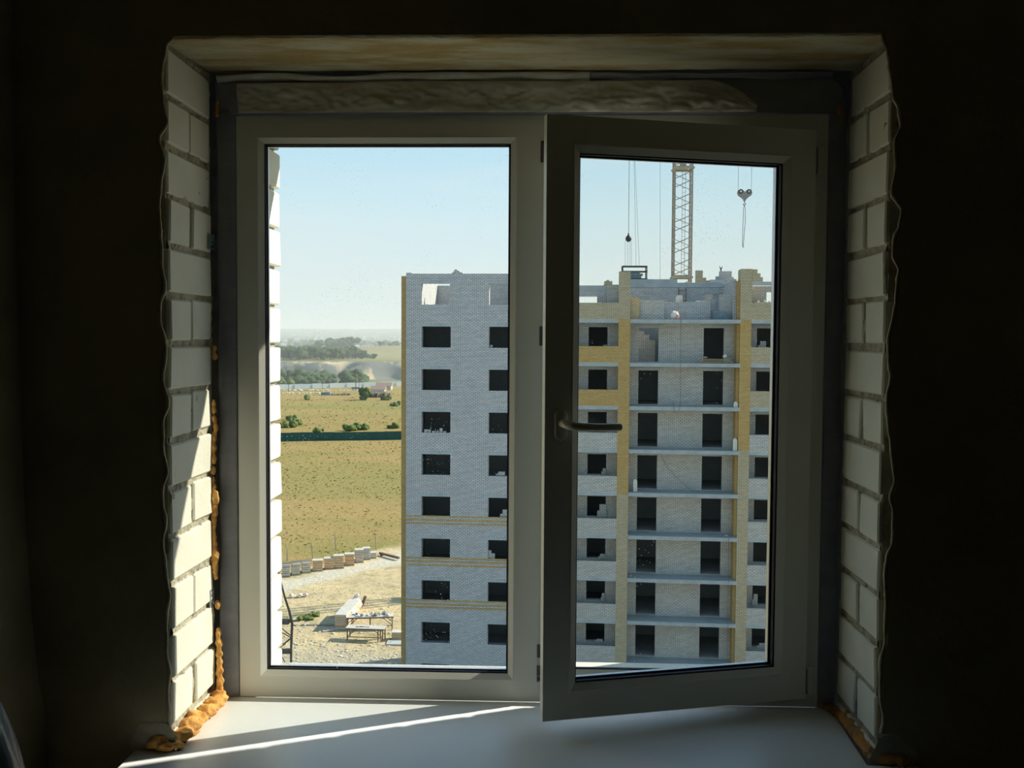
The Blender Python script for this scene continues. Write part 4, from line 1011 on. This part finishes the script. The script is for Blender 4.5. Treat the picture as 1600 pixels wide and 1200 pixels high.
# big covered stack
def qprism(pxs, zt, name, m, par=None, z0=None):
    q = [gz(px, py, zt) for px, py in pxs]; z0 = height(q[0].x, q[0].y) if z0 is None else z0
    return q, z0
zt3 = ZG+1.25
q, z0 = qprism([(523, 961), (541, 961), (562, 938), (545, 937)], zt3, '', '')
org = Vector((q[0].x, q[0].y, z0)); t = tag(empty('covered_stack', org), 'long brick stack under a grey tarpaulin, left of the work tables', 'stack')
def quad_between(q, z0, z1, grow=0):
    c = sum(q, Vector())/4; return MB().prism([((p.x-org.x)+(p.x-c.x)*grow, (p.y-org.y)+(p.y-c.y)*grow) for p in q], z0-org.z, z1-org.z)
for i in range(5): quad_between(q, z0+i*.24, z0+(i+1)*.24-.02, -.01*(i % 2)).build('brick_layer', 'stack_orange' if i % 2 else 'stack_grey', t)
quad_between(q, z0+1.2, z0+1.26, .03).build('tarpaulin', 'tarp', t)
mb = MB(); 
for k, (px, py) in enumerate(((553, 950), (556, 944), (559, 940), (551, 957), (549, 962))): 
    p = gz(px, py, ZG+.6)-org; mb.blob(p, .7, 2, .35, 1.5, (.6, .8, .9), k)
mb.build('tarpaulin_fold', 'sack', t)
o = gthing('timber_post', 565, 948, 'stubby dark timber standing behind the covered stack', 'timber'); MB().tube((0, 0, 0), (.35, 0, 1.0), .14, 6).build('timber', 'rust', o); MB().tube((.1, 0, .3), (-.3, .1, .9), .08, 6).build('branch', 'rust', o)
# crate at right edge
t = gthing('crate', 612, 1000, 'small tan brick crate at the right beside the building', 'crate')
for i in range(3): MB().box(0, 1.1, 0, .8, i*.21, i*.21+.2).build('brick_layer', 'tan', t)
MB().box(-.03, 1.13, -.03, .83, .63, .68).build('lid', 'tarp', t)
# slab lying
t = gthing('concrete_panel', 603, 1008, 'grey concrete panel lying at the corner of the building', 'panel')
MB().box(0, 2.2, 0, 1.0, 0, .12).build('slab', 'concrete', t); MB().tube((.3, .5, .12), (.3, .5, .2), .02, 5).build('lifting_loop', 'rust', t)
# sand bank edge running down left of the panel
t = gthing('plank', 470, 978, 'long grey plank lying on the ground left of the covered stack', 'plank', .05); 
L = (gz(522, 982)-gz(470, 978)).length; MB().box(0, L, 0, .2, .02, .10).build('board', 'greywood', t); MB().box(.5, .7, -.1, .3, 0, .02).build('bearer', 'greywood', t)
t = gthing('plank', 505, 989, 'short pale plank in front of the covered stack', 'plank', .5); MB().box(0, 1.0, 0, .25, .02, .1).build('board', 'tarp', t); MB().box(.4, .5, 0, .25, 0, .02).build('bearer', 'greywood', t)
t = gthing('timber_beam', 592, 868, 'dark timber beam lying at the right on the field edge', 'timber', -.75); MB().box(0, 3.4, 0, .25, .15, .38).build('beam', 'rust', t); MB().box(.2, .5, 0, .25, 0, .15).build('bearer', 'rust', t)
# bent pole
PYy = 64.0
def pp(px, py): return gy(px, py, PYy)
t = empty('bent_steel_frame', (pp(455, 1060).x, PYy, ZG)); tag(t, 'bent rusty pole with radiating struts at the left pane edge', 'frame'); L_ = t.location
MB().path([Vector((pp(454.5, 1060).x, PYy, ZG))-L_, pp(455, 1010)-L_, pp(456.5, 975)-L_, pp(452, 955)-L_, pp(444, 930)-L_, pp(438, 905)-L_, pp(434, 890)-L_], [.085, .085, .09, .08, .07, .06, .05], 7).build('pole', 'rust', t, True)
for a, b_ in (((454, 993), (438, 980)), ((454, 996), (436, 986)), ((454, 997), (442, 1007)), ((453, 999), (438, 1012)), ((456, 976), (462, 978)), ((440, 1025), (448, 1040))):
    MB().tube(pp(*a)-L_, pp(*b_)-L_, .035, 5).build('strut', 'rust', t)
MB().box((pp(430, 970)-L_).x, (pp(452, 970)-L_).x, -.3, .3, (pp(445, 974)-L_).z, (pp(445, 969)-L_).z).build('platform', 'rust', t)
MB().box((pp(430, 970)-L_).x, (pp(454, 970)-L_).x, -.25, .25, (pp(445, 1020)-L_).z, (pp(445, 1015)-L_).z).build('platform', 'rust', t)
MB().tube(Vector((pp(432, 970).x, PYy, ZG))-L_, pp(432, 968)-L_, .05, 5).build('back_pole', 'rust', t)
# rubble in the yard: countless crumbs
mb = MB()
for i in range(650):
    px = rk.uniform(430, 625); py = rk.choice([rk.uniform(905, 1060), rk.uniform(945, 1060), rk.uniform(1000, 1070)])
    p = gz(px, py); r_ = rk.uniform(.03, .10)*(1.6 if rk.random() < .1 else 1)
    mb.blob((p.x, p.y, height(p.x, p.y)+r_*.2), r_, 0, .4, 2, (1.4, 1, .7), i)
tag(mb.build('yard_rubble', 'rubble'), 'scattered pale stones and broken brick over the dirt yard', 'rubble', kind='stuff')
for (px, py, r_, lb, m) in ((462, 935, .55, 'pile of white rubble bags near the bent pole', 'sack'), (472, 932, .45, 'smaller white rubble bag right of the bigger one', 'sack'), (490, 962, .5, 'low green weed clump left of the covered stack', 'bush'), (478, 968, .6, 'wide green weed clump near the long plank', 'bush')):
    p = gz(px, py); mb = MB()
    for i in range(6 if m == 'sack' else 16): mb.blob((rk.uniform(-r_, r_), rk.uniform(-r_, r_)*.6, r_*.3*rk.random()), r_*rk.uniform(.25, .5), 1, .4, 2, (1, 1, .7), i)
    o = mb.build('rubble_bag' if m == 'sack' else 'weed_clump', m); o.location = (p.x, p.y, height(p.x, p.y)+.1); tag(o, lb, 'bag' if m == 'sack' else 'plant')

# ------------------------------------------------------------------ field tufts, fences, far things
mb = MB()
for i in range(4500):
    px = rk.uniform(425, 640); py = rk.choice([rk.uniform(615, 670), rk.uniform(692, 865), rk.uniform(692, 780)])
    p = gz(px, py)
    if p.y-1.35*p.x < 138: continue
    d = (p-CAM).length; s = rk.uniform(.10, .30)*(.6+d/300); z = height(p.x, p.y)
    a = rk.uniform(0, PI); dx, dy = math.cos(a)*s, math.sin(a)*s; hh = s*rk.uniform(.25, .7)
    mb.add([(p.x-dx, p.y-dy, z-.05), (p.x+dx, p.y+dy, z-.05), (p.x+dy*.3, p.y-dx*.3, z+hh), (p.x-dy, p.y+dx, z-.05)], [(0, 1, 2), (1, 3, 2), (3, 0, 2)])
tag(mb.build('grass_tufts', 'tuft'), 'dry grass tufts all over the field', 'grass', kind='stuff')
for i, (px, py, r_, lb) in enumerate(((448,668,2.2,'dark shrub by the left brick jamb beyond the green fence'),(462,664,1.8,'small shrub right of the dark one beyond the green fence'),(455,657,1.6,'thin shrub higher up the field at left'),(498,676,1.5,'low bush at the green fence, left of centre'),
        (545,674,1.8,'greyish bush at the green fence, in the middle'),(566,672,2.0,'round green bush behind the green fence, right of centre'),(613,670,1.8,'bush behind the green fence next to the building'),(478,626,2.0,'lone weed patch in the far field at left'),
        (618,634,1.8,'small bush at the building edge in the far field'),(604,626,2.0,'pale bush in front of the brown scrub'),(450,592,5.0,'light green tree at the left edge before the pale fence'))):
    p = gz(px, py); o = MB(); 
    for k in range(9): o.blob((rk.uniform(-.8, .8)*r_, rk.uniform(-.6, .6)*r_, r_*rk.uniform(.2, .7)), r_*rk.uniform(.3, .55), 1, .35, 2, (1, 1, .9), i*9+k)
    o = o.build('shrub', 'bush', None, True); o.location = (p.x, p.y, height(p.x, p.y)); tag(o, lb, 'shrub', 'shrubs in the field')
# green sheet fence
a = gz(60, 693.8); b_ = gz(900, 686)
t = tag(empty('green_fence', (a.x, a.y, ZG)), 'long dark green sheet metal fence crossing the field', 'fence')
dv = (b_-a); L = dv.length; n = int(L/2.4); 
for i in range(n):
    p = dv*(i/n); q = dv*((i+1)/n); zo = height(a.x+p.x, a.y+p.y)-ZG; nn2 = Vector((-dv.y, dv.x, 0)).normalized()*.04
    hgt = 2.0+rk.uniform(-.04, .04)
    MB().prism([(p.x+dv.normalized().x*.03, p.y), (q.x, q.y), (q.x+nn2.x, q.y+nn2.y), (p.x+nn2.x, p.y+nn2.y)], zo, zo+hgt).build('sheet_panel', 'greenfence', t)
    if i % 2 == 0: MB().box(p.x-.06, p.x+.06, p.y+.05, p.y+.17, zo, zo+hgt+.1).build('post', 'greenfence', t)
# pale fence at the end of the field
a = gz(150, 614.5); b_ = gz(760, 600.5)
t = tag(empty('pale_fence', (a.x, a.y, ZG)), 'pale bluish metal fence at the far end of the field', 'fence')
dv = (b_-a); n = 44
for i in range(n):
    p = dv*(i/n); q = dv*((i+1)/n)*.999; MB().prism([(p.x, p.y), (q.x, q.y), (q.x, q.y+.3), (p.x, p.y+.3)], -.6, 1.7+rk.uniform(-.12, .12)+.02*i).build('sheet_panel', 'whitefence', t)
    if i % 2 == 0: MB().box(p.x-.1, p.x+.1, p.y-.2, p.y-.01, -.6, 1.8).build('post', 'greywood', t)
# utility poles
for (px, pb, pt, lb) in ((451, 613, 579, 'wooden utility pole at the left by the pale fence'), (556, 610, 575, 'thick dark utility pole in the middle by the pale fence'), (561, 607, 592, 'short pole just right of the thick one'), (504, 609, 590, 'short thin pole left of the middle by the pale fence'), (600, 552, 536, 'distant thin mast on the plateau at the right')):
    if pb > 580: p = gz(px, pb)
    else: p = gy(px, pb, 1500)
    d = (p-CAM).length; h = (pb-pt)*d/1555; r_ = .22 if px == 556 else .14
    if pb < 580: r_ = .35
    t = tag(empty('utility_pole', p), lb, 'pole', 'poles beyond the field'); MB().tube((0, 0, -1), (0, 0, h), r_, 6, r_*.7).build('pole', 'rust', t); MB().box(-.9, .9, -.08, .08, h-1.0, h-.8).build('crossarm', 'rust', t)
# sheds, pipes and heaps at the end of the field
for (px, py, w, d_, h, kd, lb) in ((590, 613, 6, 5, 1.6, 's', 'low shed with a brown roof in front of the pale fence'), (599, 609, 7, 5, 2.0, 's', 'second shed with a dark roof near the building edge'), (506, 617, 2.4, 2, 1.3, 'b', 'small grey box left of the long heap'), (512, 617.5, 2.0, 2, 1.5, 'b', 'small grey box right beside the first one'), (556, 608, 4, 3, 1.1, 'b', 'dark low box at the foot of the thick pole')):
    p = gz(px, py); t = tag(empty('shed' if kd == 's' else 'site_box', (p.x, p.y, height(p.x, p.y)-.2)), lb, 'shed' if kd == 's' else 'box')
    MB().box(-w/2, w/2, 0, d_, 0, h).build('walls', 'house' if kd == 's' else 'bluebox', t)
    if kd == 's': MB().add([(-w/2-.3, -.3, h), (w/2+.3, -.3, h), (w/2+.3, d_+.3, h), (-w/2-.3, d_+.3, h), (-w/2-.3, d_/2, h+1.5), (w/2+.3, d_/2, h+1.5)], [(0, 1, 5, 4), (2, 3, 4, 5), (0, 4, 3), (1, 2, 5), (0, 3, 2, 1)]).build('roof', 'roof', t)
    else: MB().box(-w/2-.1, w/2+.1, -.1, d_+.1, h, h+.12).build('lid', 'concrete', t)
for (x0, x1, py, h, m, lb) in ((440, 500, 614, .5, 'rubble', 'long low earth bank at the left end of the field'), (515, 548, 617, .9, 'rust', 'long dark heap of scrap at the end of the field'), (440, 560, 609.5, .5, 'rubble', 'pale sand bank before the pale fence'), (572, 612, 621, 2.2, 'rust', 'brown dry scrub thicket near the building edge'), (585, 620, 603, 1.0, 'rubble', 'pale spoil heap behind the sheds')):
    a = gz(x0, py); b_ = gz(x1, py); mb = MB(); n = 26
    for i in range(n):
        f = (i+rk.random())/n; p = a+(b_-a)*f; mb.blob((p.x-a.x, p.y-a.y+rk.uniform(-2, 2), 0), h*rk.uniform(.6, 1.1), 1, .3, 2, ((b_-a).length/n/h*1.1, 2, 1), i)
    o = mb.build('heap', m, None, True); o.location = (a.x, a.y, height(a.x, a.y)); tag(o, lb, 'heap')
p = gz(569, 626); mb = MB()
for k in range(14): mb.blob((rk.uniform(-1.9, 1.9), rk.uniform(-1.5, 1.5), rk.uniform(.6, 4.2)), rk.uniform(.9, 1.6), 1, .35, 2, (1, 1, 1), k)
t = tag(empty('small_tree', (p.x, p.y, height(p.x, p.y))), 'dark green small tree standing before the brown scrub', 'tree'); mb.build('crown', 'leaf', t, True); MB().tube((0, 0, 0), (0, 0, 2), .2, 6).build('trunk', 'bark', t)
# trees: crown + trunk, copied
def tree_proto(seed, r, h):
    t = empty('tree', (0, 0, 0)); q = random.Random(seed); mb = MB()
    for k in range(14): mb.blob((q.uniform(-.75, .75)*r, q.uniform(-.75, .75)*r, h*q.uniform(.35, .85)), r*q.uniform(.35, .6), 1, .35, 2, (1, 1, .85), seed*20+k)
    mb.build('crown', 'leaf', t, True); MB().tube((0, 0, -2), (0, 0, h*.45), .3, 6).build('trunk', 'bark', t); return t
protos = [tree_proto(1, 5.5, 10), tree_proto(2, 6.5, 9), tree_proto(3, 5, 11)]
used = [0, 0, 0]
def put(px, y, s, label, group, dz=0):
    k = rk.randrange(3); o = protos[k] if not used[k] else copy_tree(protos[k]); used[k] = 1
    p = gy(px, 560, y); o.location = (p.x, y, height(p.x, y)-.3+dz); o.scale = (s*rk.uniform(.9, 1.2), s, s*rk.uniform(.85, 1.1)); o.rotation_euler = (0, 0, rk.uniform(0, 6)); tag(o, label, 'tree', group); return o
px = 345
while px < 566:
    for rr in range(2):
        put(px+rk.uniform(-3, 3), rk.uniform(885, 990)+rr*60, rk.uniform(.9, 1.25), 'hazy green tree in the belt along the quarry edge', 'trees along the quarry edge')
    px += rk.uniform(4.0, 5.2)
for i in range(8): put(564+i*3, rk.uniform(960, 1050), rk.uniform(.3, .55), 'low tree thinning out at the right end of the belt', 'low trees at the right end of the belt')
for i in range(26):
    a = rk.uniform(0, 1); put(505+rk.gauss(19, 12), rk.uniform(1380, 1520), rk.uniform(1.0, 1.6), 'tree on the rounded hillock above the belt', 'trees on the rounded hillock')
for i in range(34): put(rk.choice([rk.uniform(430, 518), rk.uniform(430, 518), rk.uniform(540, 566)]), rk.uniform(640, 760), rk.uniform(.8, 1.35), 'bushy tree at the foot of the quarry cliff', 'trees at the foot of the cliff')
for i in range(40): put(rk.uniform(400, 640), rk.uniform(2000, 2600), rk.uniform(.9, 1.8), 'faint tree at the edge of the far town', 'trees at the edge of the far town')
for i in range(5): put(rk.choice([590, 594, 611, 615, 619])+rk.uniform(-2, 2), rk.uniform(1500, 1600), rk.uniform(.8, 1.2), 'round tree on the pale plateau at the right', 'round trees on the plateau')
# far houses
def house_proto(s):
    t = empty('house', (0, 0, 0)); MB().box(-6, 6, -4, 4, -4, 5*s).build('walls', 'house', t)
    MB().add([(-6.5, -4.5, 5*s), (6.5, -4.5, 5*s), (6.5, 4.5, 5*s), (-6.5, 4.5, 5*s), (-6.5, 0, 5*s+3), (6.5, 0, 5*s+3)], [(0, 1, 5, 4), (2, 3, 4, 5), (0, 4, 3), (1, 2, 5), (0, 3, 2, 1)]).build('roof', 'house' if s > 1.2 else 'roof', t); return t
hp = [house_proto(.8), house_proto(1.6)]; hu = [0, 0]
for i in range(70):
    k = rk.randrange(2); o = hp[k] if not hu[k] else copy_tree(hp[k]); hu[k] = 1
    y = rk.choice([rk.uniform(1650, 2300), rk.uniform(2600, 5200), rk.uniform(2600, 4500)]); p = gy(rk.uniform(400, 640), 540, y); s = .55+y/5500
    o.location = (p.x, y, height(p.x, y)); o.scale = (s, s, s); o.rotation_euler = (0, 0, rk.uniform(-.5, .5)); tag(o, 'tiny pale house in the hazy far town', 'house', 'houses of the far town')
